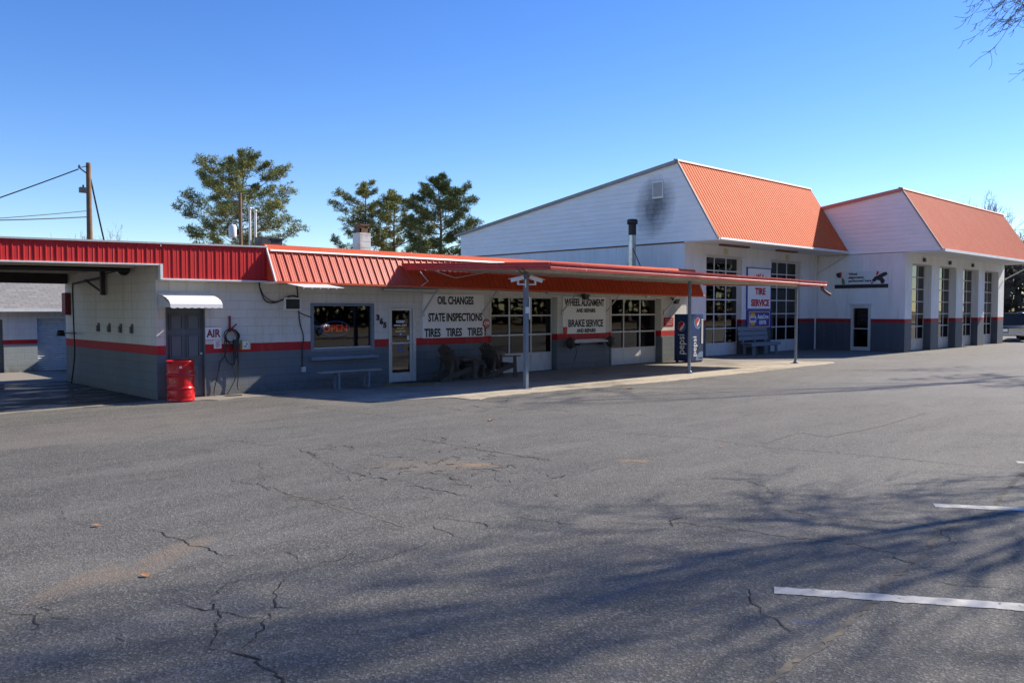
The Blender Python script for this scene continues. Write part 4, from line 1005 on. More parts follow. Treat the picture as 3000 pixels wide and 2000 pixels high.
for k in range(6): mb.box(8.12, 8.23-.015*(k % 3), Yf-.012, Yf-.010, 1.255-k*.026, 1.265-k*.026)
mb.build('lettering', 'red_ink', S)
S = thing('sign', (25.8, Yf, 1.5), 'small red no parking style wall plate left of the vending machine', 'sign')
mb = MB(); board(mb, 25.50, 26.12, Yf, 1.36, 1.69, .012); mb.build('board', 'red_ink', S)
mb = MB()
for z, w in ((1.60, .45), (1.52, .5), (1.44, .4)): mb.add(*text_mb('NOTICE' if z > 1.55 else 'KEEP OUT' if z > 1.5 else 'THANKS', .07, 'front', (25.81, Yf-.016, z), width=w))
mb.build('lettering', 'white_ink', S); S['label'] = 'small red wall plate with white lettering left of the vending machine'
S = thing('sign', (34.0, Yt, 2.9), 'tall white sign reading tire service in red between the tall garage doors', 'sign')
mb = MB(); board(mb, 32.82, 34.86, Yt, 2.02, 3.84, .05); mb.build('board', 'sign_white', S)
mb = MB()
for q in ((32.80, 34.88, 3.83, 3.87), (32.80, 34.88, 1.99, 2.03)): mb.box(q[0], q[1], Yt-.065, Yt, q[2], q[3])
for q in ((32.79, 32.82), (34.86, 34.89)): mb.box(q[0], q[1], Yt-.065, Yt, 1.99, 3.87)
mb.build('frame', 'sign_blue', S)
mb = MB(); mb.add(*text_mb('TIRE', .40, 'front', (33.93, Yt-.055, 2.80), width=.92, bold=.02)); mb.add(*text_mb('SERVICE', .40, 'front', (33.93, Yt-.055, 2.28), width=1.6, bold=.02))
R_ = 1.15
for ch_, an in zip('EWAR', (27, 8, -10, -28)):
    v_, f_ = text_mb(ch_, .36, 'front', (0, 0, 0), bold=.018); a = math.radians(an)
    mb.add([(33.93+x*math.cos(a)-(z+R_)*math.sin(a), Yt-.055+y, 2.30+x*math.sin(a)+(z+R_)*math.cos(a)) for x, y, z in v_], f_)
mb.build('lettering', 'red_ink', S)
S = thing('sign', (34.0, Yt, 1.5), 'blue auto care centre sign with yellow border below the tire service sign', 'sign')
mb = MB(); board(mb, 32.80, 34.95, Yt, 1.13, 1.97, .06); mb.build('board', 'sign_blue', S)
mb = MB(); z0, z1, x0, x1 = 1.19, 1.91, 32.96, 34.80
for q in ((x0, x1, z1-.045, z1), (x0, x1, z0, z0+.045), (x0, x0+.06, z0+.045, z1-.045), (x1-.06, x1, z0+.045, z1-.045)): mb.box(q[0], q[1], Yt-.066, Yt-.06, q[2], q[3])
hx = [(33.06, 1.40), (33.16, 1.28), (33.42, 1.28), (33.52, 1.40), (33.52, 1.71), (33.42, 1.83), (33.16, 1.83), (33.06, 1.71)]; mb.prism(hx, 'y', Yt-.066, Yt-.06); mb.build('border', 'sign_yellow', S)
mb = MB(); mb.box(33.02, 33.56, Yt-.072, Yt-.066, 1.42, 1.69); mb.build('badge_band', 'white_ink', S)
mb = MB(); mb.add(*text_mb('NAPA', .18, 'front', (33.29, Yt-.075, 1.555), width=.46, bold=.012)); mb.build('badge_lettering', 'sign_blue', S)
mb = MB(); mb.add(*text_mb('AutoCare', .25, 'front', (34.17, Yt-.066, 1.66), width=1.0, bold=.016)); mb.add(*text_mb('CENTER', .22, 'front', (34.15, Yt-.066, 1.40), width=.66, bold=.014)); mb.build('lettering', 'white_ink', S)
# banner on the side wall of the far garage (faces -X)
S = thing('banner', (39.5, 16.85, 3.4), 'wide pale banner about wheel alignments high on the far garage side wall', 'banner')
mb = MB(); mb.box(39.475, 39.497, 15.56, 18.14, 3.02, 3.82); mb.build('sheet', 'banner_grey', S)
mb = MB(); mb.box(39.468, 39.474, 15.56, 18.14, 3.02, 3.20); mb.build('band', 'black_ink', S)
mb = MB()
for t, z, w in (('Wheel', 3.70, .42), ('alignments', 3.54, .74), ('performed here', 3.37, 1.10)): 
    v_, f_ = text_mb(t, .16, 'left', (39.472, 17.46-w/2, z), width=w, bold=.006); mb.add(v_, f_)
mb.build('lettering', 'black_ink', S)
mb = MB(); rnd = random.Random(3)
# right: a rearing dark animal shape; left: plain round blots of colour standing in for the pictures
mb.prism([(16.35, 3.36), (16.2, 3.55), (16.02, 3.62), (15.80, 3.74), (15.66, 3.76), (15.60, 3.66), (15.70, 3.58), (15.84, 3.52), (15.72, 3.36), (15.78, 3.22), (15.9, 3.22), (15.95, 3.36), (16.1, 3.40), (16.2, 3.30)], 'x', 39.468, 39.474)
mb.prism([(18.08, 3.75), (17.9, 3.80), (17.82, 3.62), (17.92, 3.52), (18.05, 3.6)], 'x', 39.468, 39.474); mb.build('picture_dark', 'black_ink', S)
mb = MB(); mb.prism([(16.14, 3.63), (16.06, 3.63), (16.0, 3.78), (16.1, 3.82)], 'x', 39.466, 39.472); mb.prism([(17.88, 3.82), (17.80, 3.80), (17.80, 3.56), (17.86, 3.52)], 'x', 39.465, 39.467); mb.prism([(16.3, 3.32), (16.38, 3.27), (16.36, 3.22), (16.24, 3.25)], 'x', 39.466, 39.472); mb.build('picture_red', 'red_ink', S)
mb = MB(); mb.prism([(17.78, 3.56), (17.66, 3.44), (17.62, 3.22), (17.76, 3.21), (17.80, 3.36)], 'x', 39.468, 39.474); mb.build('picture_green', paint('banner_green', c4(.08, .18, .08), .5), S)
# house number
for ch_, x, z in (('3', 12.60, 1.775), ('6', 12.71, 1.67), ('5', 12.82, 1.57)):
    mb = MB(); mb.add(*text_mb(ch_, .20, 'front', (x, Yf-.012, z), bold=.010, depth=.016))
    single(mb, 'house_number', 'black_ink', (x, Yf, z), 'black numeral %s on white block wall left of the glass door' % {'3': 'three', '6': 'six', '5': 'five'}[ch_], 'house number', 'slanting house number beside the glass door')

# neon sign hanging inside the office window
S = thing('neon_sign', (11.39, Yf+.16, 1.5), 'oval open sign with red letters inside the office window', 'sign')
mb = MB(); el = [(11.39+.43*math.cos(2*math.pi*k/40), Yf+.16, 1.505+.185*math.sin(2*math.pi*k/40)) for k in range(41)]
mb.tube(el, .012, 8, cap=False); mb.build('blue_ring', 'neon_blue', S)
mb = MB(); mb.add(*text_mb('OPEN', .24, 'front', (11.39, Yf+.16, 1.50), width=.72, bold=.004, depth=.02)); mb.build('lettering', 'neon_red', S)
mb = MB(); mb.tube([(11.2, Yf+.16, 2.1), (11.2, Yf+.16, 1.68)], .003, 4); mb.tube([(11.58, Yf+.16, 2.1), (11.58, Yf+.16, 1.68)], .003, 4); mb.tube([(11.28, Yf+.15, 1.4), (11.28, Yf+.15, 1.15)], .008, 4); mb.build('hanger', 'black', S)

# ------------------------------------------------------------------ wall equipment
S = thing('air_conditioner', (10.04, Yf, 2.12), 'window air conditioner set in the block wall left of the office window', 'air conditioner')
mb = MB(); mb.box(9.62, 10.40, Yf-.012, Yf, 1.78, 2.52); mb.build('wall_panel', 'wall_low', S)
mb = MB()
for q in ((9.82, 10.28, 2.25, 2.285), (9.82, 10.28, 1.98, 2.01), (9.82, 9.86, 2.01, 2.25), (10.24, 10.28, 2.01, 2.25)): mb.box(q[0], q[1], Yf-.10, Yf-.012, q[2], q[3])
mb.build('case', 'white_plastic', S)
mb = MB(); mb.box(9.86, 10.24, Yf-.05, Yf-.012, 2.01, 2.25)
for k in range(18): mb.box(9.868+k*.021, 9.874+k*.021, Yf-.085, Yf-.05, 2.015, 2.245)
mb.build('grille', 'ac_grille', S)
mb = MB()
def sag(pts, n=8):
    out = []
    for i in range(len(pts)-1):
        p0 = Vector(pts[max(0, i-1)]); p1 = Vector(pts[i]); p2 = Vector(pts[i+1]); p3 = Vector(pts[min(len(pts)-1, i+2)])
        for k in range(n):
            t = k/n; out.append(.5*((2*p1)+(p2-p0)*t+(2*p0-5*p1+4*p2-p3)*t*t+(3*p1-p0-3*p2+p3)*t**3))
    return out+[Vector(pts[-1])]
mb.tube(sag([(9.2, Yf-.03, 2.66), (9.24, Yf-.04, 2.42), (9.36, Yf-.05, 2.20), (9.60, Yf-.05, 2.165), (9.85, Yf-.06, 2.26), (10.05, Yf-.07, 2.335), (10.22, Yf-.04, 2.30)]), .016, 6)
mb.tube(sag([(9.2, Yf-.02, 2.6), (9.32, Yf-.04, 2.33), (9.55, Yf-.04, 2.19), (9.72, Yf-.04, 2.2)]), .010, 6)
mb.tube(sag([(10.20, Yf-.02, 2.58), (10.22, Yf-.03, 2.35), (10.24, Yf-.03, 1.95), (10.28, Yf-.02, 1.65), (10.37, Yf-.015, 1.32), (10.34, Yf-.015, 1.0), (10.33, Yf-.015, .56)]), .014, 6)
mb.tube(sag([(10.26, Yf-.02, 1.92), (10.36, Yf-.02, 1.88), (10.60, Yf-.02, 1.80)]), .011, 6)
single(mb, 'wall_cable', 'black', (10.2, Yf, 1.5), 'black cables looping across the wall round the air conditioner', 'cable')
mb = MB(); mb.bev(10.30, 10.41, Yf-.06, Yf, .44, .57, .008); mb.box(10.33, 10.38, Yf-.066, Yf-.06, .47, .54)
single(mb, 'outlet_box', 'alu', (10.35, Yf, .5), 'small grey outlet box low on the wall at the cable end', 'outlet')
S = thing('air_hose', (8.5, Yf, 1.2), 'coiled black air hose hanging from a red hook on the wall', 'hose')
mb = MB(); mb.box(8.44, 8.475, Yf-.05, Yf-.005, 1.52, 1.85); mb.beam((8.46, Yf-.05, 1.53), (8.56, Yf-.17, 1.66), .03, .03); mb.box(8.42, 8.56, Yf-.15, Yf-.005, 1.50, 1.535); mb.build('hook', 'dark_red_ink', S)
mb = MB(); rnd = random.Random(9)
for k in range(5):
    rx = .17+.02*rnd.uniform(-1, 1); h = (.30, .34, .44, .78, .26)[k]; dx = rnd.uniform(-.03, .03)
    pts = []
    for i in range(29):
        a = 2*math.pi*i/28; s_ = math.sin(a)
        pts.append((8.48+dx+rx*math.cos(a)*(1 if k != 3 else .9), Yf-.06-.012*k, 1.545-h/2-.02*k*.5+h/2*s_*1.02))
    mb.tube(pts, .012, 6, cap=False)
mb.tube(sag([(8.36, Yf-.07, 1.35), (8.32, Yf-.07, .95), (8.20, Yf-.06, .78), (8.16, Yf-.06, .55), (8.06, Yf-.05, .03), (8.3, Yf-.35, .03), (8.55, Yf-.42, .03)]), .012, 6)
mb.tube(sag([(8.62, Yf-.08, 1.1), (8.63, Yf-.08, .5), (8.60, Yf-.08, .22), (8.64, Yf-.08, .12)]), .012, 6)
mb.tube(sag([(8.44, Yf-.1, .74), (8.52, Yf-.09, .62), (8.56, Yf-.07, .44), (8.52, Yf-.06, .30), (8.36, Yf-.05, .02)]), .010, 6)
mb.build('hose_coil', 'black', S)
mb = MB(); mb.cyl((8.53, Yf-.12, 1.25), (8.53, Yf-.12, .78), .035, 10); mb.cyl((8.53, Yf-.12, .78), (8.53, Yf-.12, .70), .02, 8); mb.box(8.50, 8.62, Yf-.16, Yf-.08, 1.1, 1.3); mb.build('nozzle', 'black', S)
S = thing('meter_box', (8.8, Yf, 1.17), 'pale yellow coin box on the wall right of the air hose', 'meter box')
mb = MB(); mb.bev(8.71, 8.91, Yf-.14, Yf, 1.06, 1.28, .012); mb.build('case', 'box_yellow', S)
mb = MB(); mb.box(8.73, 8.86, Yf-.146, Yf-.14, 1.09, 1.25); mb.build('face_plate', 'white_plastic', S)
mb = MB(); mb.box(8.75, 8.80, Yf-.15, Yf-.146, 1.12, 1.15); mb.box(8.80, 8.83, Yf-.15, Yf-.146, 1.17, 1.21); mb.build('slot', 'sign_blue', S)
# red barrel
def dent(a, z):
    return 1-.09*math.exp(-((math.atan2(math.sin(a+1.0), math.cos(a+1.0)))/.38)**2-((z-.70)/.15)**2)+.012*math.sin(5*a+z*9)-.05*math.exp(-((math.atan2(math.sin(a+2.3), math.cos(a+2.3)))/.4)**2-((z-.72)/.16)**2)
S = thing('barrel', (7.14, 17.86, 0), 'dented red steel barrel standing before the grey door', 'barrel')
prof = [(0, .012), (.27, .012), (.285, .02), (.29, .035), (.283, .05)]
for k in range(9): prof.append((.280+.008*math.sin(k/8*math.pi), .06+k*.026))
for zz in (.30, .59):
    prof += [(.282, zz-.03), (.296, zz-.012), (.300, zz), (.296, zz+.012), (.282, zz+.03)]
    if zz < .5: prof += [(.284, zz+.06+k*.03) for k in range(6)]
prof += [(.281, .64+k*.03) for k in range(7)]+[(.284, .85), (.297, .868), (.300, .88), (.294, .89), (.285, .886), (.275, .86), (0, .858)]
prof = sorted(prof[:5], key=lambda p: 0)+prof[5:]
mb = MB(); mb.lathe(prof, 56, c=(7.14, 17.86, 0), wob=dent); mb.build('drum', 'barrel', S)
mb = MB(); a = math.radians(248); c_ = Vector((7.14+.287*math.cos(a), 17.86+.287*math.sin(a), .755)); mb.obox(c_, (.055, .012, .045), Matrix.Rotation(a+math.pi/2, 3, 'Z')); mb.build('sticker', 'white_ink', S)
# vending machine
S = thing('vending_machine', (25.98, 17.7, 0), 'tall blue drink vending machine with round red, white and blue emblems', 'vending machine')
vx0, vx1, vy0, vy1 = 25.74, 26.70, 17.34, 17.98
mb = MB(); mb.bev(vx0, vx1, vy0, vy1, .07, 1.82, .02); mb.build('cabinet', 'vend', S)
mb = MB()
for x in (vx0+.08, vx1-.08):
    for y in (vy0+.08, vy1-.08): mb.box(x-.04, x+.04, y-.04, y+.04, .014, .07)
mb.box(vx0+.03, vx1-.03, vy0+.02, vy0+.03, .03, .075)
mb.build('foot', 'dark_metal', S)
def disc_part(cx, cz, r, face, pts_fn, off):
    pts = pts_fn(r)
    return [(cx+p[0], vy0-off, cz+p[1]) if face == 'f' else (vx0-off, cx-p[0], cz+p[1]) for p in pts]
def emblem(face, cx, cz, r, tilt):
    """round emblem: red upper part, white wave, blue lower part"""
    R = [(math.cos(tilt), -math.sin(tilt)), (math.sin(tilt), math.cos(tilt))]
    def tf(p): return (R[0][0]*p[0]+R[0][1]*p[1], R[1][0]*p[0]+R[1][1]*p[1])
    circ = lambda rr, a0, a1, n=20: [(rr*math.cos(a0+(a1-a0)*k/n), rr*math.sin(a0+(a1-a0)*k/n)) for k in range(n+1)]
    put = lambda pts, off: [((cx+p[0]*.86, vy0-off, cz+p[1]) if face == 'f' else (vx0-off, cx-p[0]*.86, cz+p[1])) for p in map(tf, pts)]
    out = []
    out.append(('white_ink', put(circ(r, 0, 2*math.pi, 40)[:-1], .003)))
    out.append(('red_ink', put(circ(r*.95, math.radians(8), math.radians(196))+[(-r*.5, -.02*r), (0, .02*r), (r*.5, -.1*r)], .005)))
    out.append(('sign_blue', put(circ(r*.95, math.radians(205), math.radians(345))+[(r*.5, -.42*r), (.05*r, -.62*r), (-.4*r, -.55*r)], .005)))
    return out
for face, cx, cz, r in (('l', 17.66, 1.37, .185), ('f', 26.33, 1.52, .17)):
    em = emblem(face, cx, cz, r, .75)
    mats = {}
    for m, pts in em: mats.setdefault(m, MB()).poly(pts)
    for m, b in mats.items(): b.build('emblem', m, S, fix=False)
mb = MB(); v_, f_ = text_mb('pepsi', .42, 'leftup', (vx0-.003, 17.66, .70), width=.74, bold=.004); mb.add(v_, f_); v_, f_ = text_mb('pepsi', .36, 'frontup', (26.13, vy0-.003, .62), width=.74, bold=.004); mb.add(v_, f_); mb.build('lettering', 'white_ink', S)
mb = MB()
for k in range(12): mb.box(vx1-.15, vx1-.04, vy0-.02, vy0, .72+k*.078, .775+k*.078)
mb.build('selection_buttons', 'white_ink', S)
mb = MB(); mb.box(26.36, 26.56, vy0-.012, vy0, .50, .64); mb.box(26.38, 26.66, vy0-.01, vy0, .15, .20); mb.build('slot_panel', 'black', S)
mb = MB(); mb.prism([(26.2, .09), (26.68, .09), (26.68, .42), (26.45, .40), (26.25, .25)], 'y', vy0-.006, vy0-.001); mb.build('pale_swirl', paint('swirl_blue', c4(.16, .22, .34), .4), S)
ring = [(26.33+.235*math.cos(math.radians(a)), 1.52+.245*math.sin(math.radians(a))) for a in range(150, 350, 8)]; rin = [(26.33+.19*math.cos(math.radians(a)), 1.52+.20*math.sin(math.radians(a))) for a in range(342, 142, -8)]
mb = MB(); mb.prism(ring+rin, 'y', vy0-.004, vy0-.001); mb.build('swirl_ring', paint('pale_blue_ink', c4(.20, .32, .50), .4), S)

# ------------------------------------------------------------------ seats and benches
def make_bench():
    S = thing('bench', (11.36, 17.75, 0), 'low plain plank bench under the office window', 'bench')
    mb = MB(); mb.bev(10.50, 12.24, 17.60, 17.88, .43, .468, .006); mb.build('seat', 'bench_top', S)
    for x in (10.98, 11.86):
        for y in (17.64, 17.84):
            mb = MB(); mb.box(x-.025, x+.025, y-.025, y+.025, .014, .43); mb.build('leg', 'post', S)
    mb = MB(); mb.box(11.005, 11.835, 17.73, 17.75, .36, .42); mb.build('stretcher', 'post', S)
make_bench()
def adirondack(x, y, rz, label):
    """broad armed plank chair; local +X is the direction it faces"""
    S = thing('garden_chair', (x, y, 0), label, 'chair', 'brown plank garden chairs outside the office'); S.rotation_euler = (0, 0, rz)
    def B(m, name): return m.build(name, 'chair_wood', S, local=True)
    for s in (-1, 1):
        m = MB(); m.prism([(.54, .016), (.66, .016), (.63, .62), (.53, .62)], 'y', s*.32-.018, s*.32+.018); B(m, 'front_leg')
        m = MB(); m.prism([(-.62, .016), (-.50, .016), (.62, .30), (.64, .40), (.45, .40), (-.05, .26)], 'y', s*.275-.016, s*.275+.016); B(m, 'side_rail')
        m = MB(); m.prism([(-.10, .62), (-.22, .645), (.72, .645), (.74, .62)], 'y', s*.35-.075, s*.35+.075); B(m, 'armrest')
        m = MB(); m.beam((-.25, s*.29, .016), (-.13, s*.29, .62), .09, .03); B(m, 'rear_leg')
    m = MB()
    for k in range(6):
        a = Vector((.62-.105*k, 0, .405-.028*k)); m.obox(a, (.09, .60, .022), Matrix.Rotation(.26, 3, 'Y'))
    B(m, 'seat')
    m = MB(); hs = (.66, .74, .79, .81, .79, .74, .66)
    for k in range(7):
        yb = (k-3)*.088; yt = (k-3)*.112; h = hs[k]*1.03; d = Vector((-math.sin(.40), 0, math.cos(.40)))
        p0 = Vector((.06, yb, .26)); p1 = p0+d*h; p1.y = yt; m.beam(p0, p1, .090, .024, up=(0, 0, 1))
    B(m, 'backrest')
    m = MB(); m.beam((-.12, -.33, .60), (-.12, .33, .60), .07, .03); m.beam((-.22, -.31, .84), (-.22, .31, .84), .07, .03); B(m, 'back_rail')
    return S
adirondack(14.62, 17.66, -.08, 'brown plank garden chair nearer the glass door, before the oil changes sign')
adirondack(16.20, 17.68, -.05, 'brown plank garden chair in front of the first garage door, beside the side table')
S = thing('side_table', (15.42, 17.62, 0), 'small brown plank side table between the two garden chairs', 'table')
mb = MB()
for k in range(4): mb.box(15.20+k*.115, 15.305+k*.115, 17.40, 17.86, .50, .525)
mb.build('table_top', 'chair_wood', S)
for x in (15.22, 15.60):
    for y in (17.43, 17.82):
        mb = MB(); mb.box(x, x+.045, y-.02, y+.02, .014, .50); mb.build('leg', 'chair_wood', S)
for yy_ in (17.41, 17.83):
    mb = MB(); mb.box(15.2, 15.66, yy_, yy_+.015, .43, .50); mb.build('apron', 'chair_wood', S)
S = thing('wooden_bench', (33.3, 18.7, 0), 'grey slatted wooden bench below the blue auto care sign', 'bench')
mb = MB()
for k in range(3): mb.obox((33.25, 18.98+.03*k, .72+.21*k), (2.5, .03, .185), Matrix.Rotation(-.14, 3, 'X'))
mb.build('backrest', 'bench_wood', S)
mb = MB()
for k in range(4): mb.box(32.0, 34.5, 18.36+k*.14, 18.48+k*.14, .50, .535)
mb.box(32.0, 34.5, 18.32, 18.355, .40, .535); mb.build('seat', 'bench_wood', S)
for x in (32.25, 33.25, 34.2):
    mb = MB(); mb.box(x, x+.10, 18.36, 18.46, .014, .50); mb.box(x, x+.10, 18.82, 18.9, .014, .50); mb.beam((x+.05, 18.92, .40), (x+.05, 19.06, 1.22), .09, .04); mb.box(x, x+.10, 18.46, 18.82, .36, .44); mb.build('leg', 'bench_wood', S)
# axle with drums on the wall
S = thing('axle', (21.1, 18.0, .9), 'greasy car axle with a brake drum at each end mounted below the brake service sign', 'axle')
mb = MB(); mb.cyl((20.1, 18.08, .91), (22.05, 18.08, .92), .035, 12); mb.box(20.1, 22.0, 18.2, 18.28, .93, .99); mb.build('beam', 'alu', S)
for x, sg in ((20.05, -1), (22.1, 1)):
    mb = MB(); 
    prof = [(0, -.06), (.06, -.055), (.07, -.03), (.16, -.02), (.185, 0), (.185, .06), (.15, .085), (.05, .09), (0, .09)]
    mb.lathe(prof, 24)
    mb.v = [(x+p[0], 18.06+p[2], .89+p[1]) for p in mb.v]
    for k in range(5): 
        a = k*1.2566; mb.cyl((x+.09*math.cos(a), 18.0, .89+.09*math.sin(a)), (x+.09*math.cos(a), 17.98, .89+.09*math.sin(a)), .015, 6)
    for k in range(5):
        a = .6+k*1.3; mb.beam((x+.17*math.cos(a), 18.04, .89+.17*math.sin(a)), (x+.25*math.cos(a), 18.06, .89+.25*math.sin(a)), .03, .02)
    mb.build('brake_drum', 'steel_dark', S)
for x in (20.5, 21.7):
    mb = MB(); mb.box(x-.03, x+.03, 18.05, 18.3, .80, .93); mb.build('bracket', 'dark_metal', S)
mb = MB(); mb.tube(sag([(20.2, 18.0, .78), (20.27, 18.02, .6), (20.26, 18.05, .45), (20.18, 18.05, .28)]), .010, 6); mb.build('brake_hose', 'black', S)
# security cameras on the first post
def make_cam(loc, yaw, pit, label):
    S = thing('security_camera', loc, label, 'camera', 'white cameras on the first canopy post'); S.rotation_euler = (0, 0, yaw)
    R = Matrix.Rotation(pit, 3, 'Y')
    m = MB(); m.obox((.17, 0, .03), (.34, .09, .085), R); m.obox(Vector((.18, 0, .03))+R @ Vector((.02, 0, .05)), (.39, .105, .012), R); m.build('housing', 'white_plastic', S, local=True)
    m = MB(); m.beam((-.02, 0, -.10), (.16, 0, -.10), .05, .03); m.beam((.15, 0, -.11), (.15, 0, .0), .05, .03); m.box(-.05, -.02, -.04, .04, -.18, .02); m.build('bracket', 'white_plastic', S, local=True)
    m = MB(); c0 = Vector((.17, 0, .03))+R @ Vector((.171, 0, 0)); m.cyl(c0, c0+R @ Vector((.006, 0, 0)), .03, 12); m.build('lens', 'black', S, local=True)
    return S
make_cam((14.36, 14.51, 2.72), math.radians(138), .22, 'white bullet camera on the left side of the first canopy post')
make_cam((14.53, 14.50, 2.72), math.radians(-46), .30, 'white bullet camera on the right side of the first canopy post')
mb = MB(); mb.box(12.95, 14.4, 17.5, 18.2, .014, .024)
single(mb, 'door_mat', 'mat_rubber', (13.7, 17.85, .014), 'flat dark mat on the concrete before the glass door', 'mat')
mb = MB(); mb.prism([(12.3, 17.62), (13.6, 17.12), (13.65, 17.2), (12.35, 17.7)], 'z', .014, .05)
single(mb, 'edging_strip', paint('yellow_strip', c4(.16, .13, .03), .8, .3), (13, 17.4, .014), 'worn yellow strip lying on concrete near the glass door', 'strip')

# ------------------------------------------------------------------ wash bay equipment
S = thing('wash_boom', (6.8, 22, 2.6), 'dark pressure wash boom with hanging hose on the bay wall', 'wash boom')
mb = MB(); mb.box(6.66, 6.76, 21.44, 21.54, 2.35, 3.05); mb.beam((6.70, 21.5, 2.78), (6.55, 23.3, 2.66), .05, .05); mb.beam((6.70, 21.5, 2.42), (6.58, 22.4, 2.74), .04, .04); mb.build('bracket', 'dark_metal', S)
mb = MB(); mb.tube(sag([(6.55, 23.3, 2.66), (6.56, 23.36, 2.4), (6.58, 23.4, 1.6), (6.60, 23.45, .8), (6.55, 23.6, .05)]), .018, 6); mb.build('hose', 'black', S)
mb = MB(); mb.tube([(6.60, 23.3, 1.38), (6.62, 24.3, 1.36)], .015, 6); mb.lathe([(0, 0), (.11, .0), (.08, .16), (0, .16)], 14, c=(6.55, 24.45, 1.28)); mb.build('lance', 'black', S)
S = thing('bay_lamp', (6.7, 19.8, 3.0), 'black round work lamp on an arm under the bay ceiling', 'lamp')
mb = MB(); mb.tube([(6.72, 21.45, 2.86), (6.66, 20.1, 2.90)], .014, 6); mb.cyl((6.6, 19.75, 3.0), (6.6, 19.75, 3.14), .02, 8); mb.build('arm', 'black', S)
mb = MB(); mb.lathe([(0, .16), (.06, .15), (.14, .04), (.15, 0), (.13, 0), (0, .03)], 16); mb.v = [(6.6+p[0], 19.75+p[2]-.08, 2.92-p[1]) for p in mb.v]; mb.build('shade', 'black', S)
mb = MB(); mb.lathe([(0, .0), (.12, .0), (.12, .02), (0, .02)], 16); mb.v = [(6.6+p[0], 19.9+p[2], 2.92-p[1]) for p in mb.v]; mb.build('lens', 'lamp_glass', S)
M['holder'] = paint('holder_grey', c4(.15, .14, .125), .7, .15)
for k, y in enumerate((22.1, 21.3, 20.5, 19.75)):
    mb = MB(); mb.box(6.775, 6.80, y-.055, y+.055, 1.44, 1.66); mb.box(6.74, 6.775, y-.04, y+.04, 1.45, 1.48); mb.box(6.74, 6.748, y-.04, y+.04, 1.48, 1.60)
    single(mb, 'wall_hook', M['holder'], (6.8, y, 1.45), ('dark brush holder on the bay wall, farthest in', 'dark brush holder on the bay wall, second from the back', 'dark brush holder on the bay wall, second from the front', 'dark brush holder on the bay wall, nearest the opening')[k], 'holder', 'row of brush holders on the wash bay wall')
mb = MB(); mb.bev(6.66, 6.8, 24.4, 24.72, 1.85, 2.45, .01)
single(mb, 'control_box', 'dark_red_ink', (6.8, 24.56, 2.1), 'dull red box at the back end of the bay wall', 'control box')

# ------------------------------------------------------------------ utility poles and wires
def pole(x, y, h, r, label, bits):
    S = thing('utility_pole', (x, y, 0), label, 'utility pole')
    mb = MB(); mb.tube([(x, y, -.1), (x, y, h*.5), (x, y, h)], [r*1.25, r*1.1, r*.85], 12); mb.build('shaft', 'pole_wood', S)
    for nm, m in bits: m.build(nm[0], nm[1], S)
    return S
px, py = 15.49, 51.68
b1 = MB(); b1.beam((px-.12, py, 9.9), (px-.55, py, 10.2), .06, .06); b1.beam((px-.1, py, 10.3), (px-.5, py-.1, 10.15), .05, .05)
b2 = MB(); b2.box(px-.5, px-.12, py-.15, py+.15, 8.75, 9.05); b2.cyl((px-.3, py, 9.05), (px-.3, py, 9.2), .05, 8)
b3 = MB(); b3.lathe([(0, 0), (.06, .01), (.07, .06), (.03, .12), (0, .13)], 10, c=(px-.5, py-.05, 10.2))
pole(px, py, 10.5, .155, 'brown wooden utility pole standing behind the wash bay roof', [(('cross_arm', 'dark_metal'), b1), (('bracket_box', 'dark_metal'), b2), (('insulator', 'dark_metal'), b3)])
px, py = 27.29, 56.98
t1 = MB(); t1.lathe([(0, 0), (.26, .0), (.28, .08), (.28, .78), (.20, .92), (.06, .95), (.05, 1.15), (0, 1.16)], 16, c=(px-.55, py+.1, 7.2))
t2 = MB(); t2.box(px-.32, px-.1, py+.05, py+.15, 7.4, 7.8)
pole(px, py, 10.45, .13, 'slim brown utility pole with a transformer in front of the big pine', [(('transformer', 'pvc'), t1), (('bracket', 'dark_metal'), t2)])
def wire(a, b, dip, r, label):
    a, b = Vector(a), Vector(b); mb = MB()
    mb.tube([a.lerp(b, k/16)-Vector((0, 0, dip*4*(k/16)*(1-k/16))) for k in range(17)], r, 5)
    single(mb, 'overhead_wire', 'black', tuple(a), label, 'wire', 'wires strung from the left utility pole')
wire((15.0, 51.8, 10.1), (0, 56.2, 3.3), .25, .035, 'thick top wire running down left from the utility pole')
wire((15.3, 51.6, 7.7), (-4, 39, 4.35), .25, .022, 'thin upper one of the lower wires left of the utility pole')
wire((15.3, 51.6, 7.35), (-6.9, 30.6, 4.2), .3, .03, 'lowest wire running left from the utility pole')
wire((15.6, 51.7, 9.6), (17.2, 53.6, 4.6), .1, .05, 'sagging drop cable on the right side of the utility pole')

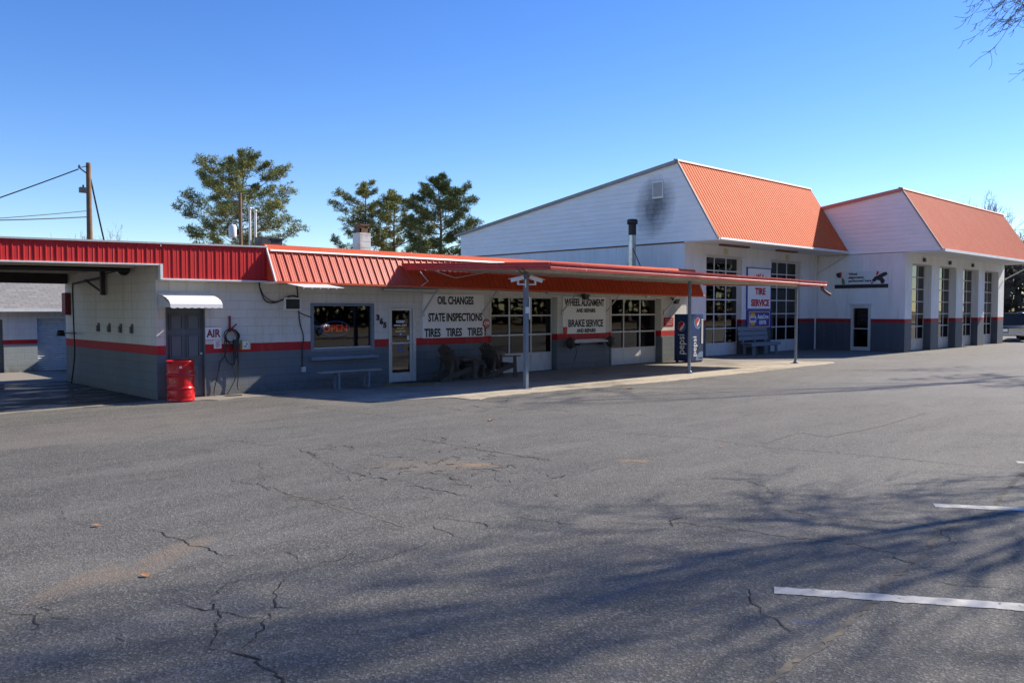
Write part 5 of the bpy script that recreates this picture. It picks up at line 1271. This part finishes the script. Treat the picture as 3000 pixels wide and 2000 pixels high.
# ------------------------------------------------------------------ trees
def blades(mb, p, rnd, n, L, w, up=.25, flat=.6):
    """a tuft of needle fascicles as narrow two sided blades"""
    for _ in range(n):
        a = rnd.uniform(0, 6.283); e = rnd.gauss(up, flat)
        d = Vector((math.cos(a)*math.cos(e), math.sin(a)*math.cos(e), math.sin(e)))
        l = L*rnd.uniform(.6, 1.15); s = d.cross(Vector((rnd.gauss(0, 1), rnd.gauss(0, 1), rnd.gauss(0, 1)))).normalized()*w*rnd.uniform(.6, 1.2)
        q = p+d*l*.08; m = p+d*l*.6
        mb.add([q, m+s, p+d*l, m-s], [(0, 1, 2, 3)])
def pine(x, y, H, R, base, seed, mat, label, lean=0., dens=1., top=.8, tuft=.42):
    rnd = random.Random(seed); S = thing('pine_tree', (x, y, 0), label, 'tree', 'pine trees behind the low building')
    tr = MB(); pts = []; 
    for k in range(15):
        t = k/14; pts.append(Vector((x+lean*t*t+.12*math.sin(t*9+seed), y+.1*math.sin(t*7), H*.985*t)))
    tr.tube(pts, [max(.03, .30*(H/15)*(1-k/14*.9)) for k in range(15)], 8)
    cr = MB(); lb = MB()
    def at(t): 
        f = t*14; i = min(13, int(f)); return pts[i].lerp(pts[i+1], f-i)
    nb = int(34*dens)
    for i in range(nb):
        t = base+(1-base)*((i+rnd.random())/nb)**.95; u = (t-base)/(1-base)
        prof = (1-u*.55 if top < .85 else math.sin(math.pi*min(1, .22+u*.74))**.7)*min(1, (1.06-u)*3.2)**.7
        L = R*max(.22, prof)*rnd.uniform(.55, 1.12)
        az = i*2.399+rnd.uniform(-.5, .5); rise = -.05+u*.75+rnd.uniform(-.15, .2)
        o = at(t); d = Vector((math.cos(az), math.sin(az), rise*.6)); 
        bp = [o]
        n = 7
        for k in range(1, n+1):
            s = k/n; bp.append(o+Vector((d.x, d.y, 0))*L*s+Vector((rnd.gauss(0, .05)*L*.3, rnd.gauss(0, .05)*L*.3, L*(rise*.45*s+.28*s*s)+rnd.gauss(0, .03)*L)))
        lb.tube(bp, [max(.012, .075*(L/R)*(1-.85*k/n))*H/15 for k in range(n+1)], 5)
        m = int((10+26*L/R)*dens)
        for k in range(int(m*.85)):
            s = .45+.57*rnd.random()**.65
            f = s*n; j = min(n-1, int(f)); c = bp[j].lerp(bp[j+1], f-j)
            side = Vector((-d.y, d.x, 0))*rnd.gauss(0, .17)*L*(1.15-s*.4)+Vector((0, 0, abs(rnd.gauss(.0, .06))*L+.04))+Vector((d.x, d.y, 0))*rnd.gauss(0, .05)*L
            q = c+side
            if rnd.random() < .5: lb.tube([c, c.lerp(q, .6)+Vector((0, 0, .03)), q], [.018, .013, .008], 3, cap=False)
            for _ in range(3): blades(cr, q+Vector((rnd.gauss(0, .13), rnd.gauss(0, .13), rnd.gauss(.02, .09))), rnd, 13, tuft*.74, .023, .45, .6)
    for _ in range(10): blades(cr, pts[-1]+Vector((rnd.gauss(0, .25), rnd.gauss(0, .25), rnd.uniform(-.6, .1))), rnd, 14, tuft, .04, .5, .6)
    t_ = tr.build('trunk', 'bark', S, fix=False); lb.build('limbs', 'bark', S, fix=False); cr.build('crown', mat, S, fix=False)
pine(31.8, 66.5, 14.7, 5.7, .40, 11, 'needles_warm', 'broad olive pine tree behind the slim pole, leftmost pine', .4, 1.4, .8, .5)
pine(48.0, 71.6, 14.8, 3.9, .32, 5, 'needles_warm', 'thin pointed pine tree behind the white chimney', -.2, 1.05, .9, .46)
pine(50.6, 70.6, 14.0, 4.2, .30, 23, 'needles_warm', 'pale green pine tree right of the chimney, between two others', .3, 1.15, .9, .46)
pine(49.4, 61.4, 14.3, 4.1, .36, 8, 'needles_dark', 'dense dark round pine tree left of the tall garage gable', 0., 1.5, .9, .44)

def bare_tree(x, y, H, seed, label, spread=.5, levels=6, r0=None, twig=.012, trunk_h=.28, group=None, lean=(0, 0), droop=0., kids=(2, 4), R=None):
    rnd = random.Random(seed); S = thing('bare_tree', (x, y, 0), label, 'tree', group)
    tr = MB(); br = MB(); r0 = r0 or H*.02
    def grow(p, d, L, r, lv):
        n = 4 if lv > 1 else 3; pts = [p]; dd = d.copy()
        for k in range(n):
            dd = (dd+Vector((rnd.gauss(0, .10), rnd.gauss(0, .10), rnd.gauss(.03-droop*(levels-lv)/levels*.3, .07)))).normalized(); pts.append(pts[-1]+dd*L/n)
        rr = [max(twig, r*(1-.42*k/n)) for k in range(n+1)]
        (tr if lv == levels else br).tube(pts, rr, 9 if lv >= levels-1 else (6 if lv > 2 else 4), cap=False)
        if lv == 0: return
        nb = rnd.randint(*kids)+(1 if lv == levels else 0)
        for b in range(nb):
            t = 1. if b == 0 else rnd.uniform(.45, 1.)
            f = t*n; j = min(n-1, int(f)); q = pts[j].lerp(pts[j+1], f-j)
            ax = dd.cross(Vector((rnd.gauss(0, 1), rnd.gauss(0, 1), rnd.gauss(0, 1)))).normalized()
            nd = (Matrix.Rotation(rnd.uniform(.25, .95)*spread*(1.2 if b else .5)*1.3, 3, ax) @ dd)
            grow(q, nd, L*rnd.uniform(.66, .88), rr[-1]*rnd.uniform(.62, .85) if b else rr[-1]*.9, lv-1)
    d0 = Vector((lean[0], lean[1], 1)).normalized()
    grow(Vector((x, y, -.05)), d0, H*trunk_h, r0, levels)
    zs = sorted(v[2] for v in br.v); kz = H/zs[-1]
    ds = sorted(math.hypot(v[0]-x, v[1]-y) for v in br.v); kr = R/ds[int(len(ds)*.97)] if R else 1.
    for m in (tr, br): m.v = [(x+(v[0]-x)*kr, y+(v[1]-y)*kr, v[2]*kz) for v in m.v]
    tr.build('trunk', 'bark_grey', S, fix=False); br.build('branches', 'bark_grey', S, fix=False)
    return S
bare_tree(19.3, -1.3, 18.0, 12, 'nearest bare tree right of the camera, casting branch shadows over the asphalt', .62, 6, .42, .017, .46, None, (-.03, .05), .1, (2, 4), 3.4)
bare_tree(16.2, .2, 17.0, 57, 'second bare tree right of the camera, its crown shading the lower left asphalt', .62, 6, .42, .018, .46, None, (-.03, .05), .1, (2, 4), 3.3)
T2 = bare_tree(39.5, 3.4, 13.5, 31, 'tall bare tree whose hanging twigs enter at the top right corner', .6, 7, .28, .012, .22, None, (0, .05), .5, (2, 3), 4.6)
rnd = random.Random(8); hb = MB(); rt_ = Vector((.7211, -.6928, 0)); fw_ = Vector((.6928, .7211, 0))
def at_view(d, u, w): return fw_*d+rt_*(u*d)+Vector((0, 0, 2.0+w*d))
def hang(a, b, r0, lv):
    n = 7; sd = Vector((rnd.gauss(0, 1), rnd.gauss(0, 1), rnd.gauss(0, .6)))*(b-a).length*.07
    pts = [a.lerp(b, k/n)+sd*math.sin(math.pi*k/n)+Vector((0, 0, -.10*(b-a).length*math.sin(math.pi*k/n))) for k in range(n+1)]
    hb.tube(pts, [max(.007, r0*(1-.8*k/n)) for k in range(n+1)], 5, cap=False)
    if lv:
        for k in range(9 if lv > 1 else 5):
            t = rnd.uniform(.25, .98); i = min(n-1, int(t*n)); q = pts[i].lerp(pts[i+1], t*n-i); L = (b-a).length*rnd.uniform(.18, .42)
            dd = ((b-a).normalized()+Vector((rnd.gauss(0, .45), rnd.gauss(0, .45), rnd.gauss(0, .30)))).normalized()
            hang(q, q+dd*L, r0*.45, lv-1)
for k in range(9):
    d = rnd.uniform(26, 33); a = at_view(d, rnd.uniform(.635, .72), rnd.uniform(.40, .52)); b = at_view(d+rnd.uniform(-1, 1), rnd.uniform(.565, .63), rnd.uniform(.335, .395))
    m_ = Vector((39.5, 3.5, 11.5+rnd.uniform(-2, 2))); hb.tube([m_, m_.lerp(a, .5)+Vector((0, 0, .5)), a], [.03, .018, .013], 6, cap=False); hang(a, b, .016, 2)
for k in range(4):
    d = rnd.uniform(26, 33); a = at_view(d, .68, rnd.uniform(.31, .38)); b = at_view(d, rnd.uniform(.606, .622), rnd.uniform(.28, .31))
    m_ = Vector((39.5, 3.5, 10+rnd.uniform(-1, 1))); hb.tube([m_, m_.lerp(a, .5)+Vector((0, 0, .4)), a], [.025, .016, .012], 6, cap=False); hang(a, b, .014, 1)
hb.build('hanging_limbs', 'bark_grey', T2, fix=False)
G_ = 'bare winter trees beyond the far garage'
k = 0
for (x, y, h, sd) in ((98, 33, 14.5, 3), (92, 28, 12.5, 6), (104, 30, 13.5, 9), (120, 36, 17.0, 14), (112, 27, 13.0, 17), (128, 31, 16, 21)):
    lab = ('tallest grey bare tree showing just over the far garage ridge', 'low bare tree behind the parked cars at the right edge', 'grey bare tree over the sloping end of the far mansard', 'far tall bare tree rising behind the far garage roof', 'bare tree farther back beside the far garage end', 'farthest bare tree above the cars at the right edge')[k]
    bare_tree(x, y, h*1.06, sd, lab, .6, 7, .2, .016, .24, G_, (0, 0), 0., (2, 3), h*.34); k += 1
for (x, y, h, sd, lab) in ((33.0, 116, 13.0, 4, 'faint bare treetop left of the utility pole above the fascia'), (39.5, 116, 14.0, 7, 'faint bare treetop right of the utility pole above the fascia')):
    bare_tree(x, y, h*.97, sd, lab, .6, 7, .18, .013, .25, 'faint bare trees behind the low building', (0, 0), 0., (2, 3), 3.6)
# winter woods beyond the last garage and the added shading belt across the road
def woods(seed, pts, h, n, name, label, mat='wood_mass'):
    rnd = random.Random(seed); mb = MB()
    for i in range(n):
        t = rnd.random()*(len(pts)-1); j = min(len(pts)-2, int(t)); p = Vector(pts[j]).lerp(Vector(pts[j+1]), t-j)
        z = h*(1-rnd.random()**1.6*.98)*rnd.uniform(.75, 1.05); c = Vector((p.x+rnd.gauss(0, 2.5), p.y+rnd.gauss(0, 2.5), max(.2, z-.4)))
        for _ in range(5 if mat == 'wood_mass' else 12):
            d = Vector((rnd.gauss(0, 1), rnd.gauss(0, 1), rnd.gauss(.6, .8))).normalized(); s = d.cross(Vector((rnd.gauss(0, 1), rnd.gauss(0, 1), rnd.gauss(0, 1)))).normalized()*(rnd.uniform(.12, .35) if mat == 'wood_mass' else rnd.uniform(.02, .07))
            L = rnd.uniform(.5, 1.4); mb.add([c-d*L*.5, c+s, c+d*L*.5, c-s], [(0, 1, 2, 3)])
    for i in range(int(n/40)):
        t = rnd.random()*(len(pts)-1); j = min(len(pts)-2, int(t)); p = Vector(pts[j]).lerp(Vector(pts[j+1]), t-j); mb.tube([(p.x, p.y, 0), (p.x+rnd.gauss(0, .3), p.y+rnd.gauss(0, .3), h*.9)], [.16, .06], 5, cap=False)
    o = mb.build(name, mat, fix=False); tag(o, label, 'woods', None, 'stuff')
woods(1, [(84, 48, 0), (92, 30, 0), (100, 18, 0), (108, 4, 0)], 7.4, 8000, 'woodland', 'dense brown winter woods behind the cars at the right edge', 'wood_far')
woods(2, [(-60, -46, 0), (0, -50, 0), (60, -52, 0), (150, -50, 0)], 19.0, 20000, 'woodland', 'added brown tree belt across the road, shading the facade, mirrored in the office window')  # belt made tall and dense to keep skylight off the shaded facade

# ------------------------------------------------------------------ vehicles
def car(loc, rz, paintm, label, kind='suv', group=None):
    S = thing('parked_car', loc, label, 'car', group); S.rotation_euler = (0, 0, rz)
    B = lambda m, n, mt, p=S: m.build(n, mt, p, local=True)
    suv = kind == 'suv'; L = 2.35; W = .93
    hz = 1.02 if suv else .82; roof = 1.72 if suv else 1.42
    # body sections along x (front is +x): half width, lower z, upper z
    secs = [(-L, .80, .52, hz-.08), (-L+.08, .90, .42, hz), (-1.6, W, .34, hz), (0, W, .32, hz), (1.2, W, .34, hz), (2.0, .90, .40, hz-.06), (L-.1, .85, .42, hz-.14), (L, .78, .50, hz-.22)]
    m = MB(); vs = []
    for x, w, a, b in secs: vs += [(x, -w*.96, a), (x, -w, (a+b)/2), (x, -w*.95, b-.04), (x, -w*.86, b), (x, w*.86, b), (x, w*.95, b-.04), (x, w, (a+b)/2), (x, w*.96, a)]
    n = 8; fs = [(i*n+k, i*n+(k+1) % n, (i+1)*n+(k+1) % n, (i+1)*n+k) for i in range(len(secs)-1) for k in range(n)]
    m.add(vs, fs, 0, True); m.add(vs[:n], [tuple(range(n))]); m.add(vs[-n:], [tuple(range(n))]); B(m, 'body', paintm)
    x0, x1, x2, x3 = ((-2.15, -1.95, .55, 1.15) if suv else (-1.75, -.95, .35, 1.15))
    m = MB(); wb, wt = W*.86, W*.72
    m.add([(x0, -wb, hz), (x3, -wb, hz), (x2, -wt, roof), (x1, -wt, roof), (x0, wb, hz), (x3, wb, hz), (x2, wt, roof), (x1, wt, roof)], [(0, 1, 2, 3), (7, 6, 5, 4), (1, 5, 6, 2), (4, 0, 3, 7)]); B(m, 'windows', 'car_glass')
    m = MB(); m.bev(x1-.06, x2+.06, -wt-.02, wt+.02, roof-.02, roof+.035, .015)
    for s in (-1, 1):
        for a, b in (((x3, hz), (x2, roof)), ((x0, hz), (x1, roof)), (((x0+x3)/2-.1, hz), ((x1+x2)/2-.1, roof))): m.beam((a[0], s*(wb+.004), a[1]), (b[0], s*(wt+.004), b[1]), .07, .05)
    B(m, 'roof', paintm)
    if suv:
        m = MB()
        for s in (-1, 1): m.tube([(x1+.2, s*.58, roof+.04), (x1+.3, s*.58, roof+.10), (x2-.2, s*.58, roof+.10), (x2-.1, s*.58, roof+.04)], .02, 6)
        B(m, 'roof_rail', 'chrome')
    m = MB()
    for k in range(4): m.box(L-.02, L+.015, -.42, .42, hz-.50+k*.085, hz-.455+k*.085)
    m.box(L-.03, L+.005, -.45, .45, hz-.53, hz-.18); g = B(m, 'grille', 'chrome')
    m = MB(); m.bev(L-.12, L+.09, -.88, .88, .42, .56, .03); B(m, 'bumper', 'chrome' if suv else paintm)
    for s in (-1, 1):
        m = MB(); m.bev(L-.14, L+.012, s*.66-.17, s*.66+.17, hz-.40, hz-.22, .02); B(m, 'headlight', 'lamp_glass')
        m = MB(); m.bev(.75, .92, s*(W+.10)-.11, s*(W+.10)+.11, hz+.02, hz+.20, .03); B(m, 'mirror', paintm)
        for x in (-1.42, 1.42):
            m = MB(); r = .37 if suv else .32
            m.lathe([(r*.6, -.11), (r*.95, -.11), (r, -.07), (r, .07), (r*.95, .11), (r*.6, .11)], 24); m.v = [(x+p[0], s*(W-.1)+p[2], r+p[1]) for p in m.v]; wh = B(m, 'tyre', 'tyre')
            m = MB(); m.lathe([(0, s*.115), (r*.2, s*.12), (r*.62, s*.10), (r*.62, -.1), (0, -.1)], 20); m.v = [(x+p[0], s*(W-.1)+p[2], r+p[1]) for p in m.v]; m.build('rim', 'chrome', wh, local=True)
    return S
car((59.0, 15.6, 0), math.radians(203), 'car_black', 'black car with bright grille parked beyond the end of the far garage', 'suv')
car((63.4, 15.3, 0), math.radians(200), 'car_black', 'dark car cut off by the right edge beside the black car', 'sedan')
car((31, -19, 0), math.radians(178), 'car_silver', 'silver car on the road behind the camera, mirrored in the window', 'sedan')

# ------------------------------------------------------------------ dead leaves
def leaf(x, y, s, rz, label):
    mb = MB(); out = [(0, -.5), (.22, -.28), (.30, 0), (.20, .3), (0, .55), (-.2, .3), (-.3, 0), (-.22, -.28)]
    vs = [(0, 0, .16)]+[(px*1, py, .18+.5*abs(px)**1.2*(1 if i % 2 else .8)+.12*py) for i, (px, py) in enumerate(out)]
    ca, sa = math.cos(rz), math.sin(rz)
    vs = [(x+s*(a*ca-b*sa), y+s*(a*sa+b*ca), .006+s*(c-.10)) for a, b, c in vs]
    mb.add(vs, [(0, i, i % 8+1) for i in range(1, 9)], 0, False); mb.tube([vs[1], Vector(vs[1])+Vector((s*.3*sa, -s*.3*ca, .0))], .003, 4)
    single(mb, 'dead_leaf', 'leaf', (x, y, 0), label, 'leaf', 'dead leaves on the asphalt')
leaf(2.42, 8.05, .08, 1.0, 'orange leaf on asphalt at the left, upper one of two'); leaf(2.22, 6.28, .075, .4, 'orange leaf on asphalt at the left, nearest the camera')
leaf(9.89, 10.84, .12, 2., 'brown leaf on asphalt between the first post and the broken patch'); leaf(16.31, 12.71, .20, .9, 'tan leaf on asphalt in front of the middle canopy post')
leaf(12.3, 12.95, .10, 2.6, 'small leaf on asphalt just in front of the first post'); leaf(10.38, 6.42, .07, 1.9, 'tiny pale leaf on open asphalt at right of centre')
